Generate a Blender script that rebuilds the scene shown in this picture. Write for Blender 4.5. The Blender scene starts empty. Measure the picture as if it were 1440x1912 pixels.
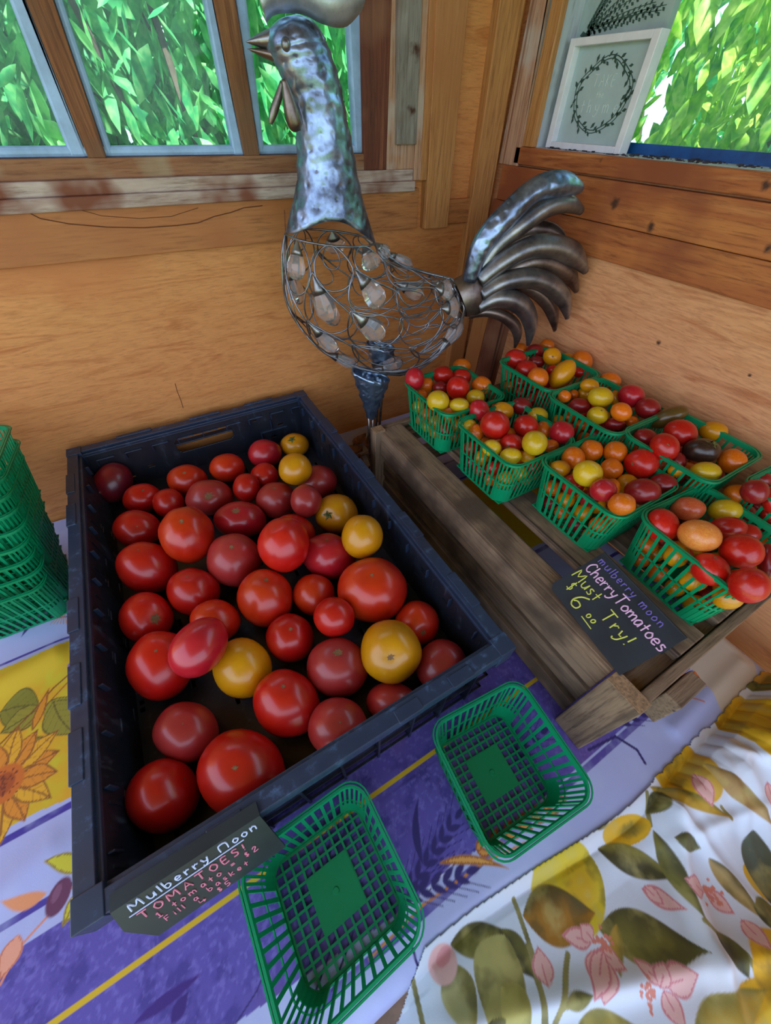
import bpy, math, random
import numpy as np
from mathutils import Vector, Matrix
random.seed(7); RNG = np.random.default_rng(7)
sc = bpy.context.scene
C = sc.collection

# ------------------------------------------------------------------ camera
F = 698.566
RM = np.array([[0.8648,-0.5017,0.0222],[-0.3541,-0.6405,-0.6814],[0.3561,0.5814,-0.7316]])
u_, _, v_ = np.linalg.svd(RM); RM = u_ @ v_
CAM = np.array([-0.0124,-0.0237,0.5855])
cd = bpy.data.cameras.new('camera'); cam = bpy.data.objects.new('camera', cd); C.objects.link(cam)
cd.sensor_fit = 'HORIZONTAL'; cd.sensor_width = 36; cd.lens = F/1440*36
cd.clip_start = 0.02; cd.clip_end = 60
m = Matrix.Identity(4)
for i in range(3):
    m[i][0] = RM[0][i]; m[i][1] = -RM[1][i]; m[i][2] = -RM[2][i]; m[i][3] = CAM[i]
cam.matrix_world = m
sc.camera = cam
# ------------------------------------------------------------------ view, world, sun
sc.view_settings.view_transform = 'Standard'; sc.view_settings.look = 'None'
sc.view_settings.exposure = 1.0; sc.view_settings.gamma = 1.0
sc.view_settings.use_curve_mapping = False
w = bpy.data.worlds.new('world'); sc.world = w; w.use_nodes = True
nt = w.node_tree; nt.nodes.clear()
wo = nt.nodes.new('ShaderNodeOutputWorld'); bg = nt.nodes.new('ShaderNodeBackground')
tc = nt.nodes.new('ShaderNodeTexCoord'); sx = nt.nodes.new('ShaderNodeSeparateXYZ'); rp = nt.nodes.new('ShaderNodeValToRGB')
mp = nt.nodes.new('ShaderNodeMapRange'); mp.inputs[1].default_value = -1; mp.inputs[2].default_value = 1
nt.links.new(tc.outputs['Generated'], sx.inputs[0]); nt.links.new(sx.outputs[2], mp.inputs[0]); nt.links.new(mp.outputs[0], rp.inputs[0])
e = rp.color_ramp.elements
e[0].position = 0.0; e[0].color = (.16,.15,.12,1); e[1].position = 1.0; e[1].color = (.42,.62,1.0,1)
for pos, col in ((.46,(.20,.19,.14,1)), (.5,(.62,.72,.85,1)), (.6,(.68,.82,1.0,1))):
    q = rp.color_ramp.elements.new(pos); q.color = col
nt.links.new(rp.outputs[0], bg.inputs[0]); bg.inputs[1].default_value = 1.55
nt.links.new(bg.outputs[0], wo.inputs[0])
sd = bpy.data.lights.new('sun', 'SUN'); sun = bpy.data.objects.new('sun', sd); C.objects.link(sun)
sd.energy = 8.5; sd.angle = math.radians(1.0); sd.color = (1,.95,.85)
sun.location = (0,-1,4); sun.rotation_euler = (math.radians(24), math.radians(-6), 0)
sc.cycles.use_denoising = True
sc.cycles.max_bounces = 8; sc.cycles.transparent_max_bounces = 16
sc.cycles.sample_clamp_indirect = 6; sc.cycles.caustics_reflective = False; sc.cycles.caustics_refractive = False

# ------------------------------------------------------------------ placement helpers: where a sight line meets a real plane
def ray(x, y): return RM.T @ np.array([(x-720)/F, (y-956)/F, 1.0])
def onz(x, y, z=0.0): d = ray(x, y); return CAM + d*(z-CAM[2])/d[2]
def onx(x, y, X): d = ray(x, y); return CAM + d*(X-CAM[0])/d[0]
def ony(x, y, Y): d = ray(x, y); return CAM + d*(Y-CAM[1])/d[1]

# ------------------------------------------------------------------ mesh helpers
class MB:
    def __init__(s): s.v = []; s.f = []; s.mi = []
    def add(s, vs, fs, mi=0):
        o = len(s.v); s.v += [tuple(map(float, p)) for p in vs]; s.f += [tuple(i+o for i in f) for f in fs]; s.mi += [mi]*len(fs)
    def box(s, x0, x1, y0, y1, z0, z1, mi=0):
        s.add([(x0,y0,z0),(x1,y0,z0),(x1,y1,z0),(x0,y1,z0),(x0,y0,z1),(x1,y0,z1),(x1,y1,z1),(x0,y1,z1)],
              [(0,3,2,1),(4,5,6,7),(0,1,5,4),(1,2,6,5),(2,3,7,6),(3,0,4,7)], mi)
    def hexa(s, p, mi=0):   # 8 points: bottom 4 then top 4
        s.add(p, [(0,3,2,1),(4,5,6,7),(0,1,5,4),(1,2,6,5),(2,3,7,6),(3,0,4,7)], mi)
    def tube(s, pts, r, n=6, closed=False, mi=0, flat=None):
        P = np.array(pts, float); k = len(P)
        T = np.roll(P,-1,0)-np.roll(P,1,0)
        if not closed: T[0] = P[1]-P[0]; T[-1] = P[-1]-P[-2]
        T /= np.linalg.norm(T,axis=1)[:,None]+1e-12
        ref = np.array([0,0,1.0]) if abs(T[0][2]) < .9 else np.array([1.0,0,0])
        nrm = np.cross(T[0], ref); nrm /= np.linalg.norm(nrm)
        vs = []; R = r if hasattr(r,'__len__') else [r]*k
        for i in range(k):
            nrm = nrm - T[i]*(nrm@T[i]); nrm /= np.linalg.norm(nrm)+1e-12; b = np.cross(T[i], nrm)
            for j in range(n):
                a = 2*math.pi*j/n; vs.append(P[i]+R[i]*(math.cos(a)*nrm+math.sin(a)*b))
        fs = []
        for i in range(k if closed else k-1):
            i2 = (i+1) % k
            for j in range(n): fs.append((i*n+j, i*n+(j+1)%n, i2*n+(j+1)%n, i2*n+j))
        if not closed: fs.append(tuple(range(n))[::-1]); fs.append(tuple((k-1)*n+j for j in range(n)))
        s.add(vs, fs, mi)
    def grid(s, A, mi=0, flip=False, wrapv=False):   # A: (m,n,3)
        A = np.asarray(A); M_, N_ = A.shape[:2]; fs = []
        for i in range(M_-1):
            for j in range(N_ if wrapv else N_-1):
                j2 = (j+1) % N_
                q = (i*N_+j, i*N_+j2, (i+1)*N_+j2, (i+1)*N_+j); fs.append(q[::-1] if flip else q)
        s.add(A.reshape(-1,3), fs, mi)
    def mesh(s, name, mats, smooth=False):
        me = bpy.data.meshes.new(name); me.from_pydata(s.v, [], s.f)
        for mt in (mats if isinstance(mats,(list,tuple)) else [mats]): me.materials.append(mt)
        if any(s.mi): me.polygons.foreach_set('material_index', s.mi)
        if smooth: me.polygons.foreach_set('use_smooth', [True]*len(me.polygons))
        me.update(); return me
    def obj(s, name, mats, parent=None, smooth=False, bevel=0):
        o = bpy.data.objects.new(name, s.mesh(name, mats, smooth)); C.objects.link(o)
        if parent: o.parent = parent
        if bevel:
            b = o.modifiers.new('bevel','BEVEL'); b.width = bevel; b.segments = 2; b.limit_method = 'ANGLE'
        return o
def tag(o, label=None, cat=None, group=None, kind=None):
    if label: o['label'] = label
    if cat: o['category'] = cat
    if group: o['group'] = group
    if kind: o['kind'] = kind
    return o
def thing(name, label, cat, loc=(0,0,0), group=None, rz=0):
    o = bpy.data.objects.new(name, None); C.objects.link(o); o.location = loc; o.rotation_euler = (0,0,rz); o.empty_display_size = .03
    return tag(o, label, cat, group)
def keep(o, parent):   # parent a mesh built in world coordinates under an empty that has a location
    o.parent = parent
    o.matrix_parent_inverse = (Matrix.Translation(parent.location) @ parent.rotation_euler.to_matrix().to_4x4()).inverted()
    return o

# ------------------------------------------------------------------ materials
def srgb(r, g, b):
    f = lambda c: (c/255/12.92) if c <= 10 else ((c/255+.055)/1.055)**2.4
    return (f(r), f(g), f(b), 1)
def newmat(name):
    mt = bpy.data.materials.new(name); mt.use_nodes = True; n = mt.node_tree
    return mt, n, n.nodes['Principled BSDF']
def ramp(n, stops, inp):
    r = n.nodes.new('ShaderNodeValToRGB'); n.links.new(inp, r.inputs[0]); els = r.color_ramp.elements
    els[0].position = stops[0][0]; els[0].color = stops[0][1]; els[1].position = stops[-1][0]; els[1].color = stops[-1][1]
    for p_, c_ in stops[1:-1]: q = els.new(p_); q.color = c_
    return r.outputs[0]
def noise(n, vec, scale, detail=4, rough=.6, dist=0):
    t = n.nodes.new('ShaderNodeTexNoise'); t.inputs['Scale'].default_value = scale; t.inputs['Detail'].default_value = detail
    t.inputs['Roughness'].default_value = rough; t.inputs['Distortion'].default_value = dist
    if vec is not None: n.links.new(vec, t.inputs['Vector'])
    return t.outputs[0]
def mapping(n, scale=(1,1,1), src='Object', loc=(0,0,0)):
    t = n.nodes.new('ShaderNodeTexCoord'); mm = n.nodes.new('ShaderNodeMapping'); mm.inputs['Scale'].default_value = scale; mm.inputs['Location'].default_value = loc
    n.links.new(t.outputs[src], mm.inputs['Vector']); return mm.outputs[0]
def mix(n, fac, a, b, mode='MIX'):
    x = n.nodes.new('ShaderNodeMix'); x.data_type = 'RGBA'; x.blend_type = mode
    for s_, v in ((0,fac),(6,a),(7,b)):
        if hasattr(v,'is_linked') or hasattr(v,'links'): n.links.new(v, x.inputs[s_])
        else: x.inputs[s_].default_value = v
    return x.outputs[2]
def bump(n, bs, h, strength=.3, dist=.002):
    b = n.nodes.new('ShaderNodeBump'); b.inputs['Strength'].default_value = strength; b.inputs['Distance'].default_value = dist
    n.links.new(h, b.inputs['Height']); n.links.new(b.outputs[0], bs.inputs['Normal'])
def wood(name, c1, c2, c3, axis='x', rough=.6, fine=140, stretch=14, patch=None, patchcol=None, knots=(), bmp=.25, streak=None, con=.75):
    mt, n, b = newmat(name)
    s = {'x':(1/stretch,1,1),'y':(1,1/stretch,1),'z':(1,1,1/stretch)}[axis]
    v = mapping(n, s)
    g = noise(n, v, fine*2.4, 7, .7, .4); g2 = noise(n, v, fine/3.5, 4, .6, 1.2)
    col = ramp(n, [(.3,c1),(.52,c2),(.72,c3)], g2)
    gr = ramp(n, [(.36,(.42,.34,.28,1)),(.50,(.95,.94,.92,1)),(.7,(1.12,1.12,1.1,1))], g)
    col = mix(n, con, col, gr, 'MULTIPLY')
    if patch:
        pz = noise(n, mapping(n,(1,1,1),'Object',(3.1,1.7,.4)), patch, 3, .6)
        col = mix(n, ramp(n, [(.48,(0,0,0,1)),(.62,(1,1,1,1))], pz), col, patchcol)
    if streak:
        st = noise(n, mapping(n,tuple(q*q for q in s)), 60, 2, .5)
        col = mix(n, ramp(n, [(.60,(0,0,0,1)),(.68,(1,1,1,1))], st), col, streak)
    for (kx,ky,kz,kr) in knots:
        t = n.nodes.new('ShaderNodeTexCoord'); nz = n.nodes.new('ShaderNodeTexNoise'); nz.inputs['Scale'].default_value = 90; n.links.new(t.outputs['Object'], nz.inputs['Vector'])
        av = n.nodes.new('ShaderNodeVectorMath'); av.operation='MULTIPLY_ADD'; n.links.new(nz.outputs['Color'], av.inputs[0]); av.inputs[1].default_value = (kr*1.6,)*3; n.links.new(t.outputs['Object'], av.inputs[2])
        d = n.nodes.new('ShaderNodeVectorMath'); d.operation='DISTANCE'; n.links.new(av.outputs[0], d.inputs[0]); d.inputs[1].default_value = (kx+kr*.8,ky+kr*.8,kz+kr*.8)
        mr = n.nodes.new('ShaderNodeMapRange'); n.links.new(d.outputs['Value'], mr.inputs[0]); mr.inputs[1].default_value = kr*.35; mr.inputs[2].default_value = kr*1.05; mr.inputs[3].default_value = 1; mr.inputs[4].default_value = 0
        col = mix(n, mr.outputs[0], col, srgb(70,38,20))
    n.links.new(col, b.inputs['Base Color']); b.inputs['Roughness'].default_value = rough
    bump(n, b, g, bmp, .0015)
    return mt
def plain(name, col, rough=.5, metal=0, coat=0, var=0, vscale=30, bm=0, sss=0, spec=.5):
    mt, n, b = newmat(name); b.inputs['Base Color'].default_value = col; b.inputs['Roughness'].default_value = rough
    b.inputs['Metallic'].default_value = metal; b.inputs['Coat Weight'].default_value = coat; b.inputs['Coat Roughness'].default_value = .08
    b.inputs['Specular IOR Level'].default_value = spec
    if var or bm:
        g = noise(n, mapping(n), vscale, 5)
        if var:
            d = tuple(c*(1-var) for c in col[:3])+(1,); l = tuple(min(1,c*(1+var)) for c in col[:3])+(1,)
            n.links.new(ramp(n, [(.35,d),(.65,l)], g), b.inputs['Base Color'])
        if bm: bump(n, b, g, bm, .001)
    if sss: b.inputs['Subsurface Weight'].default_value = sss; b.inputs['Subsurface Radius'].default_value = (.6,.2,.1); b.inputs['Subsurface Scale'].default_value = .01
    return mt
ply_kn = [tuple(ony(*q,.75))+(r_,) for q, r_ in (((642,764),.006),((412,546),.0035),((250,558),.003),((600,700),.002),((811,463),.005),((165,788),.002),((480,690),.002))]
ply_kn2 = [tuple(onx(*q,.705))+(r_,) for q, r_ in (((1230,640),.004),((1400,700),.003))]
PLY = wood('plywood_left', srgb(202,128,66), srgb(218,148,84), srgb(190,112,54), 'x', .55, 170, 9, 2.2, srgb(198,118,60), ply_kn, .06, con=.4)
PLY2 = wood('plywood_right', srgb(204,134,84), srgb(226,162,112), srgb(190,116,70), 'y', .55, 170, 9, 2.2, srgb(208,140,92), ply_kn2, .06, con=.4)
BOARD = wood('pine_board', srgb(200,136,76), srgb(182,118,64), srgb(212,152,90), 'x', .6, 110, 16, 3, srgb(172,104,54))
BOARDZ = wood('pine_board_upright', srgb(206,150,92), srgb(186,128,70), srgb(212,160,104), 'z', .6, 110, 16, 3, srgb(176,112,62))
KNOTTY = wood('knotty_board', srgb(196,122,62), srgb(170,94,46), srgb(212,144,82), 'y', .6, 100, 14, 5, srgb(140,72,38), [tuple(onx(*q,.69))+(r_,) for q,r_ in (((1215,425),.008),((1150,380),.009),((1200,560),.003),((1436,462),.006),((1120,300),.004),((1430,345),.007))], .3)
REDWOOD = wood('weathered_redwood', srgb(134,74,48), srgb(104,54,36), srgb(160,98,66), 'z', .75, 160, 22, 6, srgb(150,104,76), bmp=.7, streak=srgb(60,34,26))
REDWOODX = wood('weathered_rail', srgb(130,78,48), srgb(158,110,76), srgb(104,60,40), 'x', .75, 120, 16, 8, srgb(170,150,120), bmp=.5)
MUNTIN = wood('muntin_wood', srgb(158,104,62), srgb(126,76,44), srgb(180,128,84), 'z', .75, 150, 22, 7, srgb(120,84,58), bmp=.8, streak=srgb(70,42,28))
PEELX = wood('peeling_sill', srgb(176,148,128), srgb(196,178,168), srgb(140,96,72), 'x', .7, 80, 12, 9, srgb(124,68,44), bmp=.5)
PEELZ = wood('peeling_casing', srgb(176,128,100), srgb(200,158,128), srgb(150,92,62), 'z', .7, 110, 18, 9, srgb(196,180,168), bmp=.4, streak=srgb(120,66,40))
GREYZ = wood('grey_weathered', srgb(160,152,142), srgb(136,128,120), srgb(178,170,160), 'z', .8, 110, 14, 8, srgb(120,104,92), [tuple(ony(*q,.735))+(r_,) for q,r_ in (((778,90),.012),((770,205),.008))], .5)
WHITEW = wood('flaking_white_paint', srgb(168,178,186), srgb(186,196,204), srgb(150,156,160), 'z', .6, 60, 8, 14, srgb(188,196,200), bmp=.2)
DARKGAP = plain('dark_gap', srgb(62,44,38), .9)
PUTTY = plain('glazing_putty', srgb(156,190,228), .35, var=.15, vscale=40)
BLUESTRIP = plain('blue_rubber_strip', srgb(26,80,140), .45, var=.3)
CRATEW = [wood('crate_slat_%s'%a, srgb(118,96,78), srgb(142,116,92), srgb(84,66,54), a, .8, 130, 18, 9, srgb(84,66,52), bmp=.7, streak=srgb(56,42,36)) for a in 'xyz']
ENDGRAIN = plain('end_grain', srgb(150,118,86), .9, var=.35, vscale=300, bm=.8)
WHITEP = plain('white_painted_wood', srgb(232,232,236), .5, var=.05, vscale=50)
SIGNP = plain('pale_green_panel', srgb(176,196,196), .6, var=.05)
INKG = plain('dark_green_ink', srgb(52,80,70), .7)
INKW = plain('white_lettering', srgb(225,235,232), .7)
CEIL = plain('ceiling_boards', srgb(170,130,90), .8)
def tomato_mat(name, base, top, var, rough=.31, dark=None):
    mt, n, b = newmat(name)
    t = n.nodes.new('ShaderNodeTexCoord'); s3 = n.nodes.new('ShaderNodeSeparateXYZ'); n.links.new(t.outputs['Generated'], s3.inputs[0])
    oi = n.nodes.new('ShaderNodeObjectInfo')
    g = noise(n, t.outputs['Object'], 18, 4, .6)
    col = mix(n, ramp(n, [(.38,(0,0,0,1)),(.66,(1,1,1,1))], g), base, var)
    col = mix(n, ramp(n, [(.5,(0,0,0,1)),(.72,(.7,.7,.7,1))], noise(n, mapping(n,(1,1,1),'Object',(5,2,1)), 9, 2)), col, top)
    hs = n.nodes.new('ShaderNodeHueSaturation'); n.links.new(col, hs.inputs['Color'])
    mr = n.nodes.new('ShaderNodeMapRange'); n.links.new(oi.outputs['Random'], mr.inputs[0]); mr.inputs[3].default_value = .86; mr.inputs[4].default_value = 1.12; n.links.new(mr.outputs[0], hs.inputs['Value'])
    fr = ramp(n, [(.50,(0,0,0,1)),(.53,(1,1,1,1))], noise(n, t.outputs['Object'], 420, 1))
    n.links.new(hs.outputs[0], b.inputs['Base Color']); b.inputs['Roughness'].default_value = rough
    b.inputs['Coat Weight'].default_value = .25; b.inputs['Coat Roughness'].default_value = .13
    b.inputs['Subsurface Weight'].default_value = .12; b.inputs['Subsurface Radius'].default_value = (.8,.2,.1); b.inputs['Subsurface Scale'].default_value = .006
    return mt
TM = {
 'red': tomato_mat('skin_red', srgb(196,24,14), srgb(206,50,18), srgb(178,16,14)),
 'orangered': tomato_mat('skin_orange_red', srgb(204,44,12), srgb(214,84,22), srgb(186,28,12)),
 'dusty': tomato_mat('skin_dusty_pink', srgb(172,44,42), srgb(180,70,60), srgb(154,34,34), .36),
 'crimson': tomato_mat('skin_crimson', srgb(186,24,38), srgb(190,50,50), srgb(160,20,34), .28),
 'plum': tomato_mat('skin_plum', srgb(140,24,36), srgb(170,44,40), srgb(92,16,38), .34),
 'yellow': tomato_mat('skin_yellow', srgb(216,150,6), srgb(196,140,20), srgb(206,132,6)),
 'lemon': tomato_mat('skin_lemon', srgb(210,172,22), srgb(200,180,50), srgb(196,156,14)),
 'orange': tomato_mat('skin_orange', srgb(222,112,10), srgb(226,140,30), srgb(208,92,8)),
 'peach': tomato_mat('skin_peach', srgb(218,140,56), srgb(226,160,70), srgb(208,104,50)),
 'coral': tomato_mat('skin_coral', srgb(206,96,50), srgb(214,130,60), srgb(190,72,50)),
 'darkred': tomato_mat('skin_dark_red', srgb(146,20,24), srgb(150,40,30), srgb(122,16,24)),
 'olive': tomato_mat('skin_olive_green', srgb(96,82,30), srgb(84,84,34), srgb(110,66,30)),
 'black': tomato_mat('skin_purple_black', srgb(58,34,26), srgb(80,60,30), srgb(36,22,22)),
}
SCAR = plain('stem_scar', srgb(128,94,60), .85, var=.3, vscale=500)
CALYX = plain('calyx', srgb(92,100,44), .7, var=.3, vscale=300)
def green_mat():
    mt, n, b = newmat('green_plastic'); b.inputs['Base Color'].default_value = srgb(14,164,108); b.inputs['Roughness'].default_value = .36
    tr = n.nodes.new('ShaderNodeBsdfTranslucent'); tr.inputs[0].default_value = srgb(0,170,100)
    mx = n.nodes.new('ShaderNodeMixShader'); mx.inputs[0].default_value = .30
    n.links.new(b.outputs[0], mx.inputs[1]); n.links.new(tr.outputs[0], mx.inputs[2]); n.links.new(mx.outputs[0], n.nodes['Material Output'].inputs[0])
    return mt
GREEN = green_mat()

def black_plastic(name, ca, cb):
    mt, n, b = newmat(name)
    g = noise(n, mapping(n,(1,1,.3)), 60, 6, .7); g2 = noise(n, mapping(n), 9, 3)
    col = mix(n, ramp(n, [(.56,(0,0,0,1)),(.75,(1,1,1,1))], g), ca, cb)
    col = mix(n, ramp(n, [(.5,(0,0,0,1)),(.75,(.8,.8,.8,1))], g2), col, srgb(42,36,46))
    n.links.new(col, b.inputs['Base Color']); b.inputs['Roughness'].default_value = .36
    n.links.new(ramp(n, [(.3,(.28,)*3+(1,)),(.8,(.6,)*3+(1,))], g), b.inputs['Roughness']); bump(n, b, g, .15, .0008)
    return mt
BLACK = black_plastic('black_plastic', srgb(26,31,42), srgb(70,80,98)); BLACKRIM_SKY = black_plastic('black_plastic_rim_sky_tint', srgb(36,50,74), srgb(76,104,140))  # rim copy has the sky's blue reflection mixed into its base colour
def metal_mat(name, c1, c2, rough, vor=0, vs=60, brush=False):
    mt, n, b = newmat(name); v = mapping(n)
    g = noise(n, v, 22, 6, .65)
    n.links.new(ramp(n, [(.35,c1),(.62,c2)], g), b.inputs['Base Color']); b.inputs['Metallic'].default_value = .92; b.inputs['Roughness'].default_value = rough
    g2 = noise(n, v, 140, 3)
    if vor:
        t = n.nodes.new('ShaderNodeTexVoronoi'); t.feature = 'SMOOTH_F1'; t.inputs['Scale'].default_value = vs; n.links.new(v, t.inputs['Vector'])
        bump(n, b, t.outputs['Distance'], vor, .004)
    else: bump(n, b, g2, .25, .001)
    return mt
HAMMER = metal_mat('hammered_steel', srgb(84,92,112), srgb(160,182,216), .36, .7, 90)
HAMMER2 = metal_mat('hammered_steel_leg', srgb(110,134,166), srgb(160,186,216), .34, .8, 110)
STEEL = metal_mat('aged_steel', srgb(96,98,110), srgb(164,164,162), .38)
BRONZE = metal_mat('aged_steel_brown', srgb(96,82,78), srgb(150,138,130), .38)
COMB = metal_mat('silvery_comb_steel', srgb(150,164,186), srgb(206,216,232), .5)
WIRE = metal_mat('wire', srgb(92,96,106), srgb(150,154,164), .32)
def glassy(name, col, ior=1.45, rough=.02):
    mt, n, b = newmat(name)
    tr = n.nodes.new('ShaderNodeBsdfTransparent'); tr.inputs[0].default_value = col
    gl = n.nodes.new('ShaderNodeBsdfGlossy'); gl.inputs['Roughness'].default_value = rough
    fr = n.nodes.new('ShaderNodeFresnel'); fr.inputs[0].default_value = ior
    mx = n.nodes.new('ShaderNodeMixShader'); n.links.new(fr.outputs[0], mx.inputs[0]); n.links.new(tr.outputs[0], mx.inputs[1]); n.links.new(gl.outputs[0], mx.inputs[2])
    n.links.new(mx.outputs[0], n.nodes['Material Output'].inputs[0]); return mt
def dusty_glass(name, dirt):
    mt, n, b = newmat(name)
    tr = n.nodes.new('ShaderNodeBsdfTransparent'); tr.inputs[0].default_value = (.88,.99,1,1)
    gl = n.nodes.new('ShaderNodeBsdfGlossy'); gl.inputs['Roughness'].default_value = .05
    df = n.nodes.new('ShaderNodeBsdfDiffuse'); df.inputs[0].default_value = srgb(190,215,225)
    fr = n.nodes.new('ShaderNodeFresnel'); fr.inputs[0].default_value = 1.3
    mx = n.nodes.new('ShaderNodeMixShader'); n.links.new(fr.outputs[0], mx.inputs[0]); n.links.new(tr.outputs[0], mx.inputs[1]); n.links.new(gl.outputs[0], mx.inputs[2])
    g = noise(n, mapping(n), 90, 8, .8)
    m2 = n.nodes.new('ShaderNodeMixShader'); n.links.new(ramp(n, [(.40,(dirt*.3,)*3+(1,)),(.62,(dirt,)*3+(1,))], g), m2.inputs[0]); n.links.new(mx.outputs[0], m2.inputs[1]); n.links.new(df.outputs[0], m2.inputs[2])
    n.links.new(m2.outputs[0], n.nodes['Material Output'].inputs[0]); return mt
GLASS = dusty_glass('window_glass', .07)
GLASS2 = dusty_glass('window_glass_speckled', .12)
def crystal_mat():
    mt, n, b = newmat('crystal'); b.inputs['Base Color'].default_value = (.97,.94,.96,1); b.inputs['Roughness'].default_value = .08
    b.inputs['Transmission Weight'].default_value = .84; b.inputs['IOR'].default_value = 1.4; return mt
CRYSTAL = crystal_mat()
def leaf_mat(name, a, b_, c):
    mt, n, b = newmat(name)
    oi = noise(n, mapping(n), 5, 3); g = noise(n, mapping(n), 37, 2)
    col = mix(n, .5, ramp(n, [(.36,a),(.5,b_),(.66,c)], oi), ramp(n, [(.38,a),(.5,b_),(.62,c)], g))
    n.links.new(col, b.inputs['Base Color']); b.inputs['Roughness'].default_value = .45
    tr = n.nodes.new('ShaderNodeBsdfTranslucent'); n.links.new(col, tr.inputs[0])
    mx = n.nodes.new('ShaderNodeMixShader'); mx.inputs[0].default_value = .5
    n.links.new(b.outputs[0], mx.inputs[1]); n.links.new(tr.outputs[0], mx.inputs[2]); n.links.new(mx.outputs[0], n.nodes['Material Output'].inputs[0]); return mt
LEAF = leaf_mat('leaf_green', srgb(44,140,96), srgb(92,200,124), srgb(186,238,160))
LEAF2 = leaf_mat('leaf_yellow_green', srgb(60,150,74), srgb(164,212,70), srgb(240,244,140))
BARK = plain('bark', srgb(96,82,70), .9, var=.3)
def attr_mat(name, rough=.7, bm=.15):
    mt, n, b = newmat(name); a = n.nodes.new('ShaderNodeAttribute'); a.attribute_name = 'dye'
    n.links.new(a.outputs['Color'], b.inputs['Base Color']); b.inputs['Roughness'].default_value = rough
    bump(n, b, noise(n, mapping(n), 900, 2), bm, .0006); return mt
CLOTH1 = attr_mat('printed_tablecloth', .75); CLOTH2 = attr_mat('printed_floral_cloth', .6)
CHALK = plain('chalkboard', srgb(32,38,46), .55, var=.25, vscale=25)
CHALKG = plain('chalkboard_greenish', srgb(24,34,37), .5, var=.35, vscale=18)
INK = {'lav':plain('ink_lavender', srgb(196,206,240), .7),'pink':plain('ink_pink', srgb(214,124,150), .7),'purple':plain('ink_purple', srgb(112,96,176), .7),'blush':plain('ink_blush', srgb(226,180,214), .7),'yel':plain('ink_yellow', srgb(206,208,90), .7),'ghost':plain('ink_faded_green', srgb(62,78,60), .7)}
DRYLEAF = plain('dry_leaf', srgb(150,104,80), .8, var=.4, vscale=80)
DIRT = plain('dirt_crumbs', srgb(60,54,58), .9, var=.4, vscale=200)
# ================================================================== SETTING
def strip(p, Y, mat, name, zb=None, zt=1.25, d=.02, wall='L', parent=None, bevel=.001):
    """board on a wall. p = (xl,xr,y) lower and (xl,xr,y) upper sight points on its face"""
    (a0,a1,ay),(b0,b1,by) = p
    hit = (lambda x,y: ony(x,y,Y)) if wall == 'L' else (lambda x,y: onx(x,y,Y))
    k = 0 if wall == 'L' else 1
    P = [hit(a0,ay),hit(a1,ay),hit(b0,by),hit(b1,by)]
    if zb is None: zb = (P[0][2]+P[1][2])/2
    def at(i,z):
        lo,hi = P[i],P[i+2]; s = (hi[k]-lo[k])/(hi[2]-lo[2]); s = max(-.05,min(.05,s)); return lo[k]+s*(z-lo[2])
    q = [at(0,zb),at(1,zb),at(0,zt),at(1,zt)]
    mb = MB()
    if wall == 'L': pts = [(q[0],Y,zb),(q[1],Y,zb),(q[1],Y+d,zb),(q[0],Y+d,zb),(q[2],Y,zt),(q[3],Y,zt),(q[3],Y+d,zt),(q[2],Y+d,zt)]
    else: pts = [(Y,q[0],zb),(Y,q[1],zb),(Y+d,q[1],zb),(Y+d,q[0],zb),(Y,q[2],zt),(Y,q[3],zt),(Y+d,q[3],zt),(Y+d,q[2],zt)]
    mb.hexa(pts); return mb.obj(name, mat, parent, bevel=bevel)
def slab(name, mat, x0,x1,y0,y1,z0,z1, parent=None, bevel=0):
    mb = MB(); mb.box(x0,x1,y0,y1,z0,z1); return mb.obj(name, mat, parent, bevel=bevel)
FZ = -.75
wall_back = tag(slab('wall_back', PLY, -1.4,.705, .755,.775, FZ,.50), kind='structure')
slab('upright_panel', PLY, .53,.705,.755,.775,.50,1.3, wall_back)
slab('wall_framing', PLY, -1.4,-.23,.755,.80,.50,1.3, wall_back)
slab('header', PLY, -.23,.53,.755,.80,1.15,1.3, wall_back)
slab('horizontal_board', BOARD, -1.4,.508,.742,.757,.427,.4875, wall_back, .001)
strip(((795,836,420),(816,876,0)), .735, BOARDZ, 'upright_board', .4245, d=.022, parent=wall_back)
slab('horizontal_board', BOARD, .5755,.64,.743,.757,.428,.467, wall_back, .001)
post = strip(((843,868,650),(935,982,0)), .737, BOARDZ, 'corner_post', FZ, d=.02, parent=wall_back)
# window in the back wall
def sroot(name, loc):
    o = bpy.data.objects.new(name, None); C.objects.link(o); o.location = loc; o.empty_display_size = .03; o['kind'] = 'structure'; return o
win1 = sroot('window_1', (0,0,0))
slab('sill', PEELX, -1.4,.4945,.736,.79,.484,.4985, win1, .0015)
slab('sill', PEELX, -1.4,.4925,.742,.79,.4985,.514, win1, .0015)
slab('bottom_rail', REDWOODX, -.23,.43,.750,.785,.514,.5345, win1, .001)
strip(((163,198,290),(48,100,0)), .75, MUNTIN, 'muntin', .5345, d=.03, parent=win1)
strip(((457,485,290),(400,440,0)), .75, MUNTIN, 'muntin', .5345, d=.03, parent=win1)
strip(((681,722,325),(676,733,0)), .748, REDWOOD, 'stile', .514, d=.035, parent=win1)
strip(((722,744,325),(733,746,0)), .746, PEELZ, 'casing', .514, d=.03, parent=win1)
strip(((742,778,270),(745,789,0)), .737, GREYZ, 'stop', None, d=.02, parent=win1)
strip(((740,772,325),(741,789,0)), .745, PEELZ, 'casing', .514, d=.02, parent=win1)
strip(((771,785,365),(789,803,0)), .741, PEELZ, 'casing', .4985, d=.02, parent=win1)
strip(((785,795,370),(803,817,0)), .738, BOARDZ, 'casing', .4985, d=.02, parent=win1)
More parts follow.
